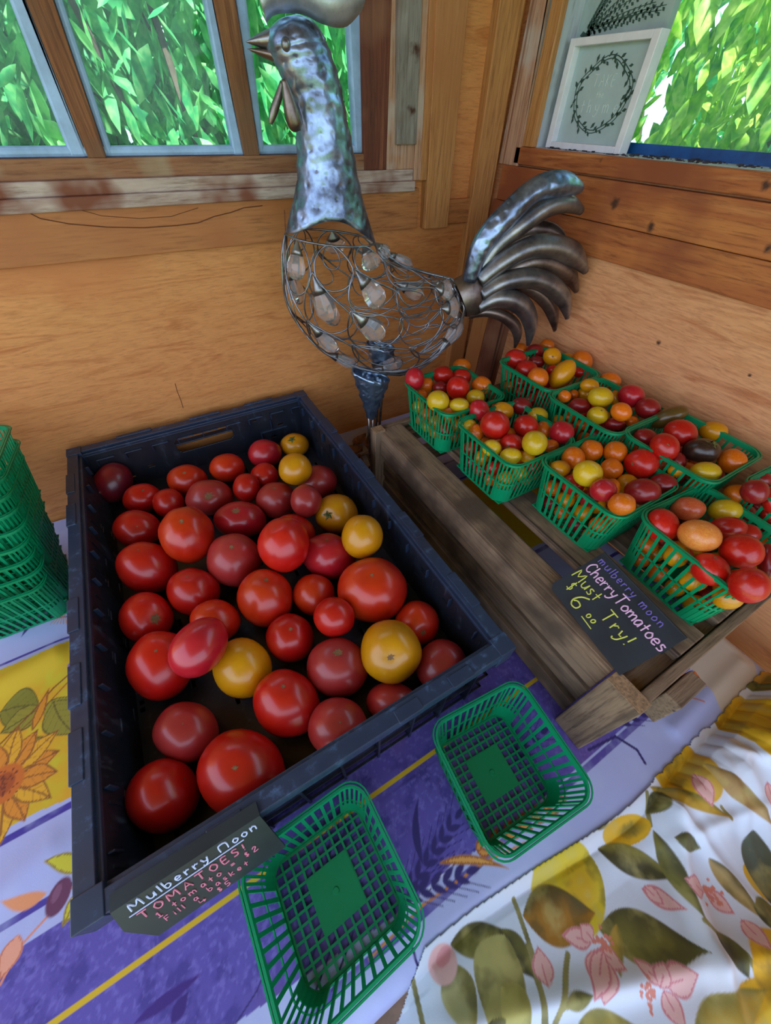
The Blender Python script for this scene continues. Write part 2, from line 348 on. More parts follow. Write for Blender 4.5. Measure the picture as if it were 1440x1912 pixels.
for a, b in (((130,163,290),(26,48,0)), ((198,213,290),(100,124,0)), ((437,457,290),(382,400,0)), ((485,496,290),(440,462,0)), ((664,681,290),(648,676,0))):
    strip((a,b), .7565, PUTTY, 'putty', .5345, d=.016, parent=win1, bevel=.004)
slab('putty', PUTTY, -.23,.40,.757,.772,.5345,.5455, win1, .004)
slab('stile', REDWOOD, -.23,-.19,.75,.785,.5345,1.15, win1)
slab('top_rail', REDWOODX, -.23,.43,.75,.785,1.12,1.15, win1)
slab('glass_pane', GLASS, -.22,.42,.775,.778,.53,1.15, win1)
# right wall
wall_right = tag(slab('wall_right', PLY2, .705,.725,-1.5,.775,FZ,.5215), kind='structure')
slab('horizontal_board', KNOTTY, .690,.706,-1.5,.725,.466,.5185, wall_right, .0012)
slab('horizontal_board', KNOTTY, .696,.706,-1.5,.74,.4175,.4645, wall_right, .0012)
strip(((872,898,650),(905,934,500)), .690, BOARDZ, 'upright_board', FZ, .4170, d=.016, wall='R', parent=wall_right)
strip(((899,930,650),(933,968,500)), .684, REDWOOD, 'upright_board', 0.001, .4160, d=.022, wall='R', parent=wall_right)
slab('wall_framing', PLY2, .705,.79,.725,.775,.5215,1.3, wall_right)
slab('header', PLY2, .705,.79,-1.5,.725,1.15,1.3, wall_right)
win2 = sroot('window_2', (0,0,0))
strip(((930,966,310),(991,1022,0)), .692, PEELZ, 'casing', .5185, d=.014, wall='R', parent=win2)
strip(((966,974,290),(1022,1031,0)), .698, GREYZ, 'casing', .5185, d=.01, wall='R', parent=win2)
strip(((974,993,276),(1031,1052,0)), .695, BOARDZ, 'stop', .5455, d=.012, wall='R', parent=win2)
yr = onx(993,276,.700)[1]
slab('reveal_board', WHITEW, .700,.785,yr,yr+.02,.5455,1.15, win2)
slab('ledge', KNOTTY, .692,.724,-1.5,.70,.5215,.5450, win2, .0012)
slab('sill', WHITEW, .706,.80,-1.5,yr,.530,.5455, win2)
slab('rubber_strip', BLUESTRIP, .768,.776,-1.5,yr,.5455,.5585, win2)
slab('glass_pane', GLASS2, .7765,.7795,-1.5,yr+.01,.5455,1.15, win2)
# ceiling and floor
ceil = tag(slab('ceiling', CEIL, -.95,.82,-1.16,.82,1.30,1.33), kind='structure')  # unseen roof, its extent shaped to stop sun and limit sky light
fl = tag(slab('floor', plain('floor_boards', srgb(120,104,88), .8, var=.2), -1.6,.705,-1.8,.755,FZ-.02,FZ), kind='structure')
gmb = MB(); gmb.box(-6,8,-6,8,FZ-.06,FZ-.03); tag(gmb.obj('ground', plain('grass_ground', srgb(96,130,60), .9, var=.4, vscale=3)), kind='structure')
STAIN = plain('water_stain', srgb(104,56,28), .7)
def mark(name, pts, Y, r, wall='L', par=None):
    P = [ony(x,y,Y) if wall=='L' else onx(x,y,Y) for x,y in pts]
    mb = MB(); mb.tube(P, r, 5); return mb.obj(name, STAIN, par)
mark('stain_edge', ((50,395),(75,408),(130,418),(200,424),(270,425),(330,421),(370,416),(400,404),(430,397),(455,388),(490,384)), .7419, .0007, 'L', wall_back)
mark('stain_edge', ((150,392),(190,403),(260,408),(320,404),(370,388)), .7419, .0004, 'L', wall_back)
mark('board_joint', ((531,392),(534,446)), .7419, .0006, 'L', wall_back)
mark('crack', ((327,716),(331,731),(338,748),(342,762)), .7549, .0006, 'L', wall_back)
# ================================================================== FOLIAGE OUTSIDE
def foliage(N, lo, hi, size, seed, droop=.8):
    g = np.random.default_rng(seed)
    P = g.uniform(lo, hi, (N,3))
    ax = g.normal(0,1,(N,3)); ax[:,2] = -abs(ax[:,2])-droop; ax /= np.linalg.norm(ax,axis=1)[:,None]
    sd_ = np.cross(ax, g.normal(0,1,(N,3))); sd_ /= np.linalg.norm(sd_,axis=1)[:,None]; nn = np.cross(ax, sd_)
    L = g.uniform(.6,1.25,N)*size; W = L*g.uniform(.32,.52,N)
    # petiole base, then 3 pairs along, and a tip, slightly folded and arched
    prof = [(0,0),(.18,.55),(.42,1.0),(.70,.72),(1.0,0)]
    V = []
    for t, wd in prof:
        c = P + ax*(L*t)[:,None] + nn*(L*.18*t*t)[:,None]
        if wd == 0: V.append(c)
        else:
            V.append(c - sd_*(W*wd*.5)[:,None] + nn*(W*.14*wd)[:,None]); V.append(c); V.append(c + sd_*(W*wd*.5)[:,None] + nn*(W*.14*wd)[:,None])
    V = np.stack(V,1)   # N,11,3
    fs = np.array([(0,1,2),(0,2,3),(1,4,5),(1,5,2),(2,5,6),(2,6,3),(4,7,8),(4,8,5),(5,8,9),(5,9,6),(7,10,8),(8,10,9)])
    Fc = (fs[None]+ (np.arange(N)*11)[:,None,None]).reshape(-1,3)
    me = bpy.data.meshes.new('foliage'); me.vertices.add(N*11); me.vertices.foreach_set('co', V.reshape(-1))
    me.loops.add(len(Fc)*3); me.loops.foreach_set('vertex_index', Fc.reshape(-1)); me.polygons.add(len(Fc)); me.polygons.foreach_set('loop_start', np.arange(len(Fc))*3)
    me.polygons.foreach_set('use_smooth', np.ones(len(Fc),bool)); me.update(calc_edges=True); return me
def shrub(name, label, N, lo, hi, size, seed, mat, nb):
    t = thing(name, label, 'shrub', ((lo[0]+hi[0])/2,(lo[1]+hi[1])/2,FZ-.03))
    me = foliage(N, lo, hi, size, seed); me.materials.append(mat)
    o = bpy.data.objects.new('foliage', me); C.objects.link(o); keep(o, t)
    mb = MB(); g = random.Random(seed)
    for i in range(nb):
        x = g.uniform(lo[0],hi[0]); y = g.uniform(lo[1],hi[1]); pts = [(x+(.0 if j==0 else g.uniform(-.12,.12)), y+(g.uniform(-.1,.1) if j else 0), FZ-.03+j*.42) for j in range(int((hi[2]-FZ)/.42)+1)]
        mb.tube(pts, [max(.004,.014-.0018*j) for j in range(len(pts))], 6)
    keep(mb.obj('branches', BARK), t); return t
shrub('shrub','leafy green shrub with long drooping leaves outside the left window', 9000, (-1.1,1.28,.25), (.76,1.80,1.12), .085, 3, LEAF, 14)
shrub('shrub','bright yellow-green leafy shrub behind the rooster sculpture\'s neck, outside the window corner', 4200, (.90,1.22,.3), (1.8,1.8,1.15), .085, 5, LEAF2, 6)
shrub('shrub','sunlit yellow-green shrub outside the right window', 9500, (1.28,-1.5,.1), (1.95,1.02,1.18), .09, 9, LEAF2, 12)
shrub('shrub','darker green shrub farther back outside the right window', 4500, (2.1,-1.9,-.5), (2.8,1.6,1.7), .15, 11, LEAF, 12)
shrub('shrub','darker green hedge farther back outside the left window', 5500, (-2.0,1.95,-.5), (2.4,2.6,1.7), .15, 13, LEAF, 14)

# ================================================================== TABLE AND CLOTHS
tb = thing('table', 'wooden corner table under the printed tablecloths', 'table', (0,.3,FZ))
mb = MB(); mb.hexa([(-1.2,-.085,-.03),(.625,-.112,-.03),(.625,.735,-.03),(-1.2,.735,-.03),(-1.2,-.085,-.0025),(.625,-.112,-.0025),(.625,.735,-.0025),(-1.2,.735,-.0025)]); keep(mb.obj('tabletop', BOARD), tb)
for lx in (-1.15,.57):
    for ly in (-.06,.68): keep(slab('leg', BOARDZ, lx,lx+.05,ly-.02,ly+.03,FZ,-.03), tb)
def roll(t, rr=.02):
    t = np.asarray(t); a = np.clip(t/rr,0,math.pi/2)
    return np.where(t<=0, t, rr*np.sin(a)), np.where(t<=0, 0, -(rr-rr*np.cos(a)) - np.clip(t-rr*math.pi/2,0,None))
class Paint:
    def __init__(s, X, Y, base): s.X = X; s.Y = Y; s.c = np.empty(X.shape+(3,)); s.c[:] = base; s.sc = 1
    def blend(s, sl, msk, col, a=1):
        col = np.array(col[:3]); r = s.c[sl]; k = (msk*a)[...,None]; s.c[sl] = r*(1-k)+col*k
    def box(s, x0,x1,y0,y1):
        xs = np.where((s.X[0]>=x0)&(s.X[0]<=x1))[0]; ys = np.where((s.Y[:,0]>=y0)&(s.Y[:,0]<=y1))[0]
        if len(xs)==0 or len(ys)==0: return None
        return (slice(ys[0],ys[-1]+1), slice(xs[0],xs[-1]+1))
    def ell(s, c, a, b, ang, col, al=1, soft=.12):
        R_ = max(a,b)*1.1; sl = s.box(c[0]-R_,c[0]+R_,c[1]-R_,c[1]+R_)
        if sl is None: return
        dx = s.X[sl]-c[0]; dy = s.Y[sl]-c[1]; ca, sa = math.cos(ang), math.sin(ang)
        q = np.hypot((dx*ca+dy*sa)/a, (-dx*sa+dy*ca)/b); s.blend(sl, np.clip((1-q)/soft,0,1), col, al)
    def line(s, pts, w, col, al=1):
        pts = [np.array(p[:2]) for p in pts]
        for i in range(len(pts)-1):
            a, b = pts[i], pts[i+1]; ww = w if not hasattr(w,'__len__') else (w[i]+w[i+1])/2
            sl = s.box(min(a[0],b[0])-ww,max(a[0],b[0])+ww,min(a[1],b[1])-ww,max(a[1],b[1])+ww)
            if sl is None: continue
            d = b-a; L2 = d@d+1e-12; t = np.clip(((s.X[sl]-a[0])*d[0]+(s.Y[sl]-a[1])*d[1])/L2,0,1)
            q = np.hypot(s.X[sl]-a[0]-t*d[0], s.Y[sl]-a[1]-t*d[1]); s.blend(sl, np.clip((ww/2-q)/.0008+.5,0,1), col, al)
    def leaf(s, a, b, w, col, edge=None, vein=None, bend=0, col2=None):
        a = np.array(a[:2]); b = np.array(b[:2]); d = b-a; L = math.hypot(*d); d /= L; n_ = np.array([-d[1],d[0]])
        mid = (a+b)/2; R_ = L/2+w+abs(bend); sl = s.box(mid[0]-R_,mid[0]+R_,mid[1]-R_,mid[1]+R_)
        if sl is None: return
        t = ((s.X[sl]-a[0])*d[0]+(s.Y[sl]-a[1])*d[1])/L; o = (s.X[sl]-a[0])*n_[0]+(s.Y[sl]-a[1])*n_[1]-bend*4*t*(1-t)
        tt = np.clip(t,0,1); hw = w/2*np.sin(math.pi*tt**.8)**1.05+1e-6; ins = (t>0)&(t<1)
        k = np.clip((hw-abs(o))/.0016+.5,0,1)*ins; s.blend(sl, k, col)
        if col2 is not None: s.blend(sl, k*np.clip((o/hw)*1.2+.2*np.sin(t*17)+.1,0,1), col2, .8)
        if edge is not None: s.blend(sl, k*(hw-abs(o)<.0018), edge, .9)
        if vein is not None:
            s.blend(sl, k*(abs(o)<.0009), vein, .8); s.blend(sl, k*((np.abs(((t*L - abs(o)*.9) % .011)-.0055)<.0006)), vein, .35)
def fbm(X, Y, sc_, seed, oct=4):
    g = np.random.default_rng(seed); o = 0; amp = 1; tot = 0
    for k in range(oct):
        n_ = 64; T_ = g.random((n_,n_)); u = (X*sc_*2**k) % n_; v = (Y*sc_*2**k) % n_; i = u.astype(int); j = v.astype(int); fu = u-i; fv = v-j
        fu = fu*fu*(3-2*fu); fv = fv*fv*(3-2*fv); i1 = (i+1)%n_; j1 = (j+1)%n_
        o = o + amp*(T_[j,i]*(1-fu)*(1-fv)+T_[j,i1]*fu*(1-fv)+T_[j1,i]*(1-fu)*fv+T_[j1,i1]*fu*fv); tot += amp; amp *= .55
    return o/tot
def gridobj(name, P, colr, mat, mask=None):
    h, w_ = P.shape[:2]; idx = np.arange(h*w_).reshape(h,w_)
    q = np.stack([idx[:-1,:-1],idx[:-1,1:],idx[1:,1:],idx[1:,:-1]],-1)
    if mask is not None: q = q[mask[:-1,:-1]&mask[1:,1:]&mask[:-1,1:]&mask[1:,:-1]]
    q = q.reshape(-1,4)
    used = np.unique(q); re = -np.ones(h*w_,int); re[used] = np.arange(len(used)); q = re[q]
    me = bpy.data.meshes.new(name); me.vertices.add(len(used)); me.vertices.foreach_set('co', P.reshape(-1,3)[used].astype(np.float32).reshape(-1))
    me.loops.add(len(q)*4); me.loops.foreach_set('vertex_index', q.reshape(-1).astype(np.int32)); me.polygons.add(len(q)); me.polygons.foreach_set('loop_start', (np.arange(len(q))*4).astype(np.int32))
    me.polygons.foreach_set('use_smooth', np.ones(len(q),bool)); me.update(calc_edges=True)
    a = me.color_attributes.new('dye','FLOAT_COLOR','POINT'); cc = np.ones((len(used),4),np.float32); cc[:,:3] = colr.reshape(-1,3)[used]; a.data.foreach_set('color', cc.reshape(-1))
    me.materials.append(mat); o = bpy.data.objects.new(name, me); C.objects.link(o); return o
A = lambda x,y,z=0: onz(x,y,z)[:2]
# --- cloth 1
ex = .612
def eyf(x): t = np.clip((np.asarray(x)-.03)/.27,0,1); return -.102-.034*t*t*(3-2*t)
U = np.concatenate([np.arange(-.62,-.47,.004), np.arange(-.47,.70,.0013)]); Vv = np.concatenate([np.arange(-.36,-.152,.004), np.arange(-.152,.13,.0013), np.arange(.13,.60,.0016), np.arange(.60,.745,.006)])
X, Y = np.meshgrid(U, Vv); ey = eyf(X)
lav = srgb(176,182,226); pur = srgb(92,78,164); purd = srgb(62,50,132); yel = srgb(214,178,28); ora = srgb(216,140,30); drk = srgb(48,36,104); brn = srgb(130,70,24)
p = Paint(X, Y, lav[:3])
n1 = fbm(X,Y,60,1); n2 = fbm(X,Y,14,2,5); n3 = fbm(X,Y,240,3,3)
yb = -.072+.02*np.clip((-.02-X)/.2,0,1)-.008*np.clip((X-.05)/.1,0,1)
def band(lo, hi, col, a=1): p.blend((slice(None),slice(None)), ((Y>lo)&(Y<hi)).astype(float), col, a)
band(yb, .100, pur)
inp = ((Y>yb)&(Y<.1)).astype(float)
p.blend((slice(None),slice(None)), inp*np.clip((n1-.5)*5,0,1), purd, .75); p.blend((slice(None),slice(None)), inp*np.clip((n3-.55)*6,0,1), srgb(124,112,196), .55)
p.blend((slice(None),slice(None)), inp*np.clip((n2-.55)*6,0,1), srgb(110,82,150), .5)
band(.0262,.0318, srgb(214,176,24))
band(.121,.1275, srgb(70,54,150)); band(.2005,.2085, srgb(66,50,150)); band(.4455,.4515, srgb(74,60,156)); band(.508,.513, srgb(80,66,160))
band(-.0905,-.0820, srgb(86,72,156))
ywav = .214+.004*np.sin(X*30)
p.blend((slice(None),slice(None)), ((Y>ywav)&(Y<.440+.003*np.sin(X*40))).astype(float), yel)
iny = ((Y>ywav)&(Y<.440)).astype(float)
p.blend((slice(None),slice(None)), iny*np.clip((n2-.5)*6,0,1), srgb(224,160,26), .75); p.blend((slice(None),slice(None)), iny*np.clip((.5-n1)*5,0,1), srgb(206,196,40), .6)
p.blend((slice(None),slice(None)), np.clip((fbm(X,Y,30,9)-.45)*3,0,1)*(1-inp)*(1-iny), srgb(188,196,232), .5)
# sunflower and leaves at the left
sc0 = A(5,1465)
olv = srgb(132,126,34); olvd = srgb(84,70,20)
p.leaf(A(0,1330), A(75,1318), .05, olv, olvd, olvd, .004); p.leaf(A(78,1320), A(0,1370), .035, srgb(150,140,40), olvd, olvd)
p.leaf(A(85,1350), A(140,1300), .040, srgb(160,150,40), olvd, olvd, .004); p.leaf(A(100,1310), A(142,1370), .042, srgb(150,140,44), olvd, olvd, -.004)
p.line([A(0,1390),A(60,1330),A(100,1285),A(140,1250)], .0022, brn); p.line([A(0,1400),A(70,1335),A(138,1262)], .0014, brn)
p.leaf(A(60,1365), A(92,1285), .012, ora, brn); p.leaf(A(40,1400), A(85,1375), .016, olv, olvd)
p.ell(A(140,1240), .010,.008,.3, srgb(140,110,170)); p.ell(A(142,1322), .007,.012,.3, srgb(140,110,160))
for k in range(15):
    a_ = k*2*math.pi/15+.12; L_ = .070 if k%2 else .062
    c0 = sc0+np.array([math.cos(a_),math.sin(a_)])*.014; c1 = sc0+np.array([math.cos(a_),math.sin(a_)])*L_
    p.leaf(c0, c1, .026, srgb(228,168,34) if k%2 else srgb(222,140,36), brn, brn, .002)
p.ell(sc0, .024,.024,0, srgb(206,108,30)); p.ell(sc0,.014,.014,0, srgb(170,80,24))
for k in range(60):
    g = RNG.normal(0,.011,2); p.ell(sc0+g,.0014,.0014,0, srgb(120,50,20))
# olive sprig
p.leaf(A(152,1625), A(85,1608), .017, srgb(206,196,50), srgb(140,110,30), None, -.003); p.leaf(A(152,1660), A(116,1732), .014, srgb(206,196,50), srgb(140,110,30), srgb(140,110,30))
p.line([A(140,1650),A(90,1710),A(40,1765),A(0,1840)], .0022, srgb(222,140,110)); p.leaf(A(88,1668), A(5,1682), .014, srgb(230,150,100), None, None, .004); p.leaf(A(36,1745), A(0,1830), .02, srgb(232,160,130), srgb(200,110,70), None)
p.ell(A(110,1674), .0115,.0165,-.55, srgb(104,52,84)); p.ell(A(106,1668), .004,.008,-.5, srgb(150,100,130), .5)
p.leaf(A(60,1160), A(40,1190), .006, srgb(70,60,130)); p.line([A(0,1175),A(60,1160),A(135,1150)], .0022, srgb(78,66,150))
for k in range(6): p.line([A(120,1140),A(95+k*6,1165)], .0012, ora)
p.leaf(A(250,1912), A(380,1815), .01, srgb(60,30,120)); p.leaf(A(320,1912), A(352,1850), .012, srgb(56,30,116)); p.line([A(440,1912),A(480,1850),A(500,1800)], .0014, drk)
# wheat prints
def wheat(root, tip, n_, w_, L_, col, awn=True, edge=None):
    root = np.array(root[:2]); tip = np.array(tip[:2]); d = (tip-root); Ld = math.hypot(*d); d /= Ld; nr = np.array([-d[1],d[0]])
    for k in range(n_):
        b = root+d*Ld*k/n_
        for sgn in (-1,1):
            e_ = b+d*L_+nr*sgn*L_*.55; p.leaf(b, e_, w_, col, edge)
            if awn: p.line([e_, e_+d*L_*1.1+nr*sgn*L_*.5], .0009, col)
    p.leaf(root+d*Ld, root+d*(Ld+L_*1.1), w_, col, edge)
p.line([A(690,1790),A(790,1690),A(905,1610),A(1010,1560)], .0022, srgb(206,130,50)); p.line([A(760,1700),A(800,1660),A(860,1600)], .0016, srgb(210,210,240))
wheat(A(745,1690), A(850,1530), 7, .0065, .016, drk); p.leaf(A(790,1615), A(782,1488), .009, drk, None, None, .006)
wheat(A(760,1672), A(870,1630), 5, .007, .017, drk); wheat(A(560,1700), A(640,1560), 5, .007, .018, drk)
p.leaf(A(820,1612), A(950,1622), .008, srgb(226,160,80), srgb(160,90,30), None, .005); 
for k in range(3): p.line([A(600+k*30,1740),A(560+k*30,1850)], .002, drk)
p.line([A(770,1770),A(783,1812)], .0026, drk)
wheat(A(890,1590), A(1040,1500), 6, .008, .016, srgb(214,140,66), False, srgb(150,70,24)); wheat(A(960,1410), A(1010,1370), 3, .007, .015, drk)
p.line([A(1100,1400),A(1150,1375),A(1190,1400),A(1205,1425)], .0035, drk)
wheat(A(1160,1350), A(1210,1325), 3, .007, .014, drk)
p.leaf(A(1228,1303), A(1265,1300), .008, srgb(226,130,60), srgb(170,80,30)); p.line([A(1260,1300),A(1290,1303),A(1312,1312)], .002, srgb(210,110,40))
wheat(A(1262,1272), A(1310,1262), 4, .010, .014, srgb(228,120,50), False, srgb(170,70,24)); p.line([A(1240,1280),A(1262,1272)], .002, srgb(210,110,40)); p.line([A(1262,1272),A(1340,1285)], .0012, srgb(200,100,40))
# unprinted corner of the cloth
pc = np.array([A(*q) for q in ((1262,1232),(1300,1195),(1340,1165),(1410,1235),(1420,1300),(1350,1330),(1325,1290),(1300,1255))])
inside = np.zeros(X.shape,bool); k2 = len(pc)
for i in range(k2):
    a_, b_ = pc[i], pc[(i+1)%k2]; cnd = ((a_[1]>Y)!=(b_[1]>Y)); xi = (b_[0]-a_[0])*(Y-a_[1])/(b_[1]-a_[1]+1e-12)+a_[0]; inside ^= cnd&(X<xi)
p.blend((slice(None),slice(None)), inside.astype(float), srgb(206,190,170))
ffx, zx = roll(X-ex, .03); ffy, zy = roll(-(Y-ey), .024)
PX = ex+ffx; PY = ey-ffy
zz = zx+zy+.0016*(fbm(X,Y,7,21,2)-.5)*((X<-.25)|(Y<.02))
def ridge(a, b, h, wd):
    a = np.array(a); b = np.array(b); d = b-a; L2 = d@d; t = np.clip(((X-a[0])*d[0]+(Y-a[1])*d[1])/L2,0,1); q = np.hypot(X-a[0]-t*d[0],Y-a[1]-t*d[1]); return h*np.exp(-(q/wd)**2)
zz += ridge((-.50,.40),(-.325,.425),.010,.022)+ridge((-.5,.12),(-.33,.17),.004,.02)+ridge((.42,-.118),(.60,-.115),.005,.012)
zz += .010*np.sin(X*34)*np.clip((ey-.02-Y)/.05,0,1)
cloth1 = gridobj('tablecloth', np.stack([PX,PY,zz],-1), p.c, CLOTH1)
tag(cloth1, 'purple, lavender and yellow printed tablecloth under the crates', 'tablecloth')
# --- cloth 2
U2 = np.arange(-.16,.70,.00115); V2 = np.arange(-.44,-.09,.00115); X, Y = np.meshgrid(U2, V2)
wh = srgb(214,222,236); p = Paint(X, Y, wh[:3])
p.blend((slice(None),slice(None)), np.clip((fbm(X,Y,9,31)-.5)*4,0,1), srgb(226,222,226), .7)
ZC = -.02
B = lambda x, y: onz(740+x/2.057, 1250+y/2.057, ZC)[:2]
ol = srgb(118,112,48); old = srgb(70,66,34); olg = srgb(150,140,66); yl = srgb(222,172,24); yl2 = srgb(226,196,60); bw = srgb(150,104,40); pk = srgb(228,180,174); pkd = srgb(204,116,126)
def blob(cx, cy, a, b, ang, c1, c2):
    c = B(cx,cy); kx = np.linalg.norm(B(cx+100,cy)-c)/100; p.ell(c, a*kx, b*kx, ang, c1, 1, .04); p.ell(c+np.array([a*kx*.2,-b*kx*.2]), a*kx*.7, b*kx*.6, ang, c2, .7, .6)
for st in (((440,880),(500,1080),(540,1362)),((480,1050),(515,1200),(530,1362)),((630,1080),(590,1250),(556,1362)),((1110,950),(1230,1060),(1320,1220)),((590,1260),(640,1240)),((1180,540),(1215,580)),((930,480),(950,600)),((60,1180),(100,1362))):
    p.line([B(*q) for q in st], .0048, srgb(140,132,80))
for args in ((1050,390,105,115,.3,yl,yl2),(1310,230,105,150,.2,yl,srgb(206,150,14)),(1385,370,60,120,0,yl,yl2),(640,830,150,130,.3,srgb(214,190,40),srgb(200,150,20)),(860,620,105,42,-.3,yl,ol),(1385,1150,125,115,0,srgb(230,176,24),yl2),(1300,1320,150,95,0,srgb(226,172,30),yl2),(1385,830,50,80,.4,yl,ol),(1380,60,80,40,0,srgb(196,140,30),ol)):
    blob(*args)
for a_, b_, w_, c_, c2_ in (((940,460),(1220,580),.028,srgb(190,150,40),ol),((1115,380),(1380,610),.036,srgb(176,140,84),srgb(120,90,40)),((755,690),(1060,800),.045,old,olg),((960,620),(1115,950),.030,ol,old),
    ((1150,725),(1350,960),.030,srgb(170,140,80),old),((1320,620),(1400,910),.055,srgb(78,84,66),old),((750,990),(1110,1060),.068,ol,old),((200,1050),(420,1000),.040,ol,old),((385,990),(500,1165),.040,old,ol),((400,1010),(330,1362),.080,srgb(176,168,100),srgb(120,112,54)),
    ((380,1190),(480,1362),.050,srgb(186,176,96),olg),((1055,1362),(1305,1190),.042,srgb(196,160,60),ol),((1155,990),(1250,1155),.035,old,ol),((1305,900),(1445,980),.045,old,ol),((600,1255),(700,1215),.020,ol,old),((815,970),(800,1155),.020,srgb(176,140,50),ol),
    ((640,1370),(860,1330),.045,srgb(190,170,80),ol),((1020,650),(1120,690),.028,ol,old),((470,940),(740,930),.075,srgb(160,110,30),old),((190,1110),(270,1362),.055,srgb(190,184,130),olg),((330,1300),(360,1380),.04,old,ol),((990,480),(940,560),.03,old,ol),((1270,60),(1440,120),.03,ol,old),((1400,330),(1440,240),.03,bw,old),((700,600),(800,560),.03,old,ol)):
    p.leaf(B(*a_), B(*b_), w_*.62, c_, None, None, 0, c2_)
n5 = fbm(X,Y,45,77,4); p.blend((slice(None),slice(None)), np.clip((n5-.55)*5,0,1)*(p.c[...,2]<.35), srgb(74,70,36), .55); p.blend((slice(None),slice(None)), np.clip((.45-n5)*5,0,1)*(p.c[...,2]<.35), srgb(196,182,110), .4)
for a_, b_, w_ in (((545,1190),(520,1050),.026),((720,1030),(610,1010),.020),((725,1030),(680,970),.022),((740,1060),(830,1130),.020),((740,1060),(740,1255),.034),((760,1060),(700,1240),.022),((960,1180),(1075,1140),.030),((950,1180),(860,1090),.016),((955,1200),(1030,1345),.024),((940,1190),(960,1100),.02),((1140,850),(1060,800),.026),((1150,850),(1240,930),.022),((1260,950),(1320,1050),.026),((920,840),(1070,915),.022),((930,830),(1000,900),.018),((1340,450),(1400,600),.026),((1395,560),(1440,640),.03),((1080,420),(1140,540),.03)):
    p.leaf(B(*a_), B(*b_), w_*.8, pk, pkd, None)
    p.line([B(*a_), (B(*a_)+B(*b_))/2], .0012, pkd)
p.ell(B(170,1115), .016,.014,0, srgb(226,180,176)); p.ell(B(175,1090), .010,.006,.2, pkd, .5)
for c_ in ((760,1025),(900,1210),(1165,850)):
    for k in range(26): p.ell(B(*c_)+RNG.normal(0,.0045,2), .0018,.0018,0, srgb(214,130,110))
bd = [(700,1990),(745,1905),(790,1765),(880,1695),(1000,1615),(1090,1560),(1150,1500),(1190,1478),(1208,1400),(1235,1378),(1262,1385),(1270,1362),(1290,1355),(1318,1364),(1352,1322),(1338,1290),(1356,1262),(1380,1258),(1440,1262),(1530,1270)]
bw_ = np.array([onz(x,y,-.010)[:2] for x,y in bd]); bnd = np.interp(X, bw_[:,0], bw_[:,1]); ob = np.argsort(bw_[:,0]); bnd = np.interp(X, bw_[ob,0], bw_[ob,1])
bnd = np.minimum(bnd, eyf(X)-.0030)
bnd = bnd + .0022*np.abs(np.sin(X*150))*(X>.33)
dB = bnd-Y
Z = -.016 - .22*np.clip(dB-.16,0,None) + .028*(1-np.exp(-dB/.03))
Z += .020*np.sin(X*9+Y*26+1.5)*np.exp(-((X-.40)/.25)**2)*np.clip(dB/.05,0,1) + .010*np.sin(X*30-Y*20)*np.clip((X-.25)/.1,0,1)*np.clip(dB/.03,0,1)
Z += .012*(fbm(X,Y,11,41,3)-.5) + .016*np.exp(-(((X-.50)+.35*(Y+.2))/.022)**2)*np.clip(dB/.04,0,1) + .014*np.exp(-(((X-.42)-.5*(Y+.22))/.018)**2)*np.clip(dB/.04,0,1)
Z += .02*np.clip((X-.3)/.2,0,1) + .014*np.exp(-(((X-.30)-.9*(Y+.20))/.014)**2)*np.clip(dB/.05,0,1) + .010*np.exp(-(((Y+.24)+.4*(X-.2))/.012)**2)*np.clip(dB/.05,0,1)
for q_ in range(9): Z += .007*np.exp(-(((X-(.33+.045*q_))*math.cos(q_*1.3)+(Y+.19+.02*math.sin(q_*2))*math.sin(q_*1.3))/.008)**2)*np.exp(-(((X-(.33+.045*q_))**2+(Y+.2)**2)/.006))*np.clip(dB/.03,0,1)
tt_ = np.clip((eyf(X)-Y)/.024,0,1); Z = np.where(Y>eyf(X)-.03, np.maximum(Z*np.clip(dB/.02,0,1)-.012*(1-np.clip(dB/.02,0,1)), -.024*(1-np.sqrt(1-tt_*tt_))+.0025), Z)
cloth2 = gridobj('floral_cloth', np.stack([X,Y,Z],-1), p.c, CLOTH2, mask=(dB>0)&(X<.69))
sm = cloth2.modifiers.new('thickness','SOLIDIFY'); sm.thickness = .0012; sm.offset = -1
tag(cloth2, 'crumpled white cloth printed with yellow lemons, olive leaves and pink blossoms at the front', 'cloth')
# shelf board that carries the bunched cloth
sh = thing('side_shelf', 'low shelf board in front of the table, hidden under the floral cloth', 'shelf', (.2,-.35,FZ))
keep(slab('shelf_board', BOARD, -.4,.69,-.62,-.165,-.16,-.14), sh)
for lx in (-.35,.62): keep(slab('leg', BOARDZ, lx,lx+.04,-.40,-.36,FZ,-.16), sh)
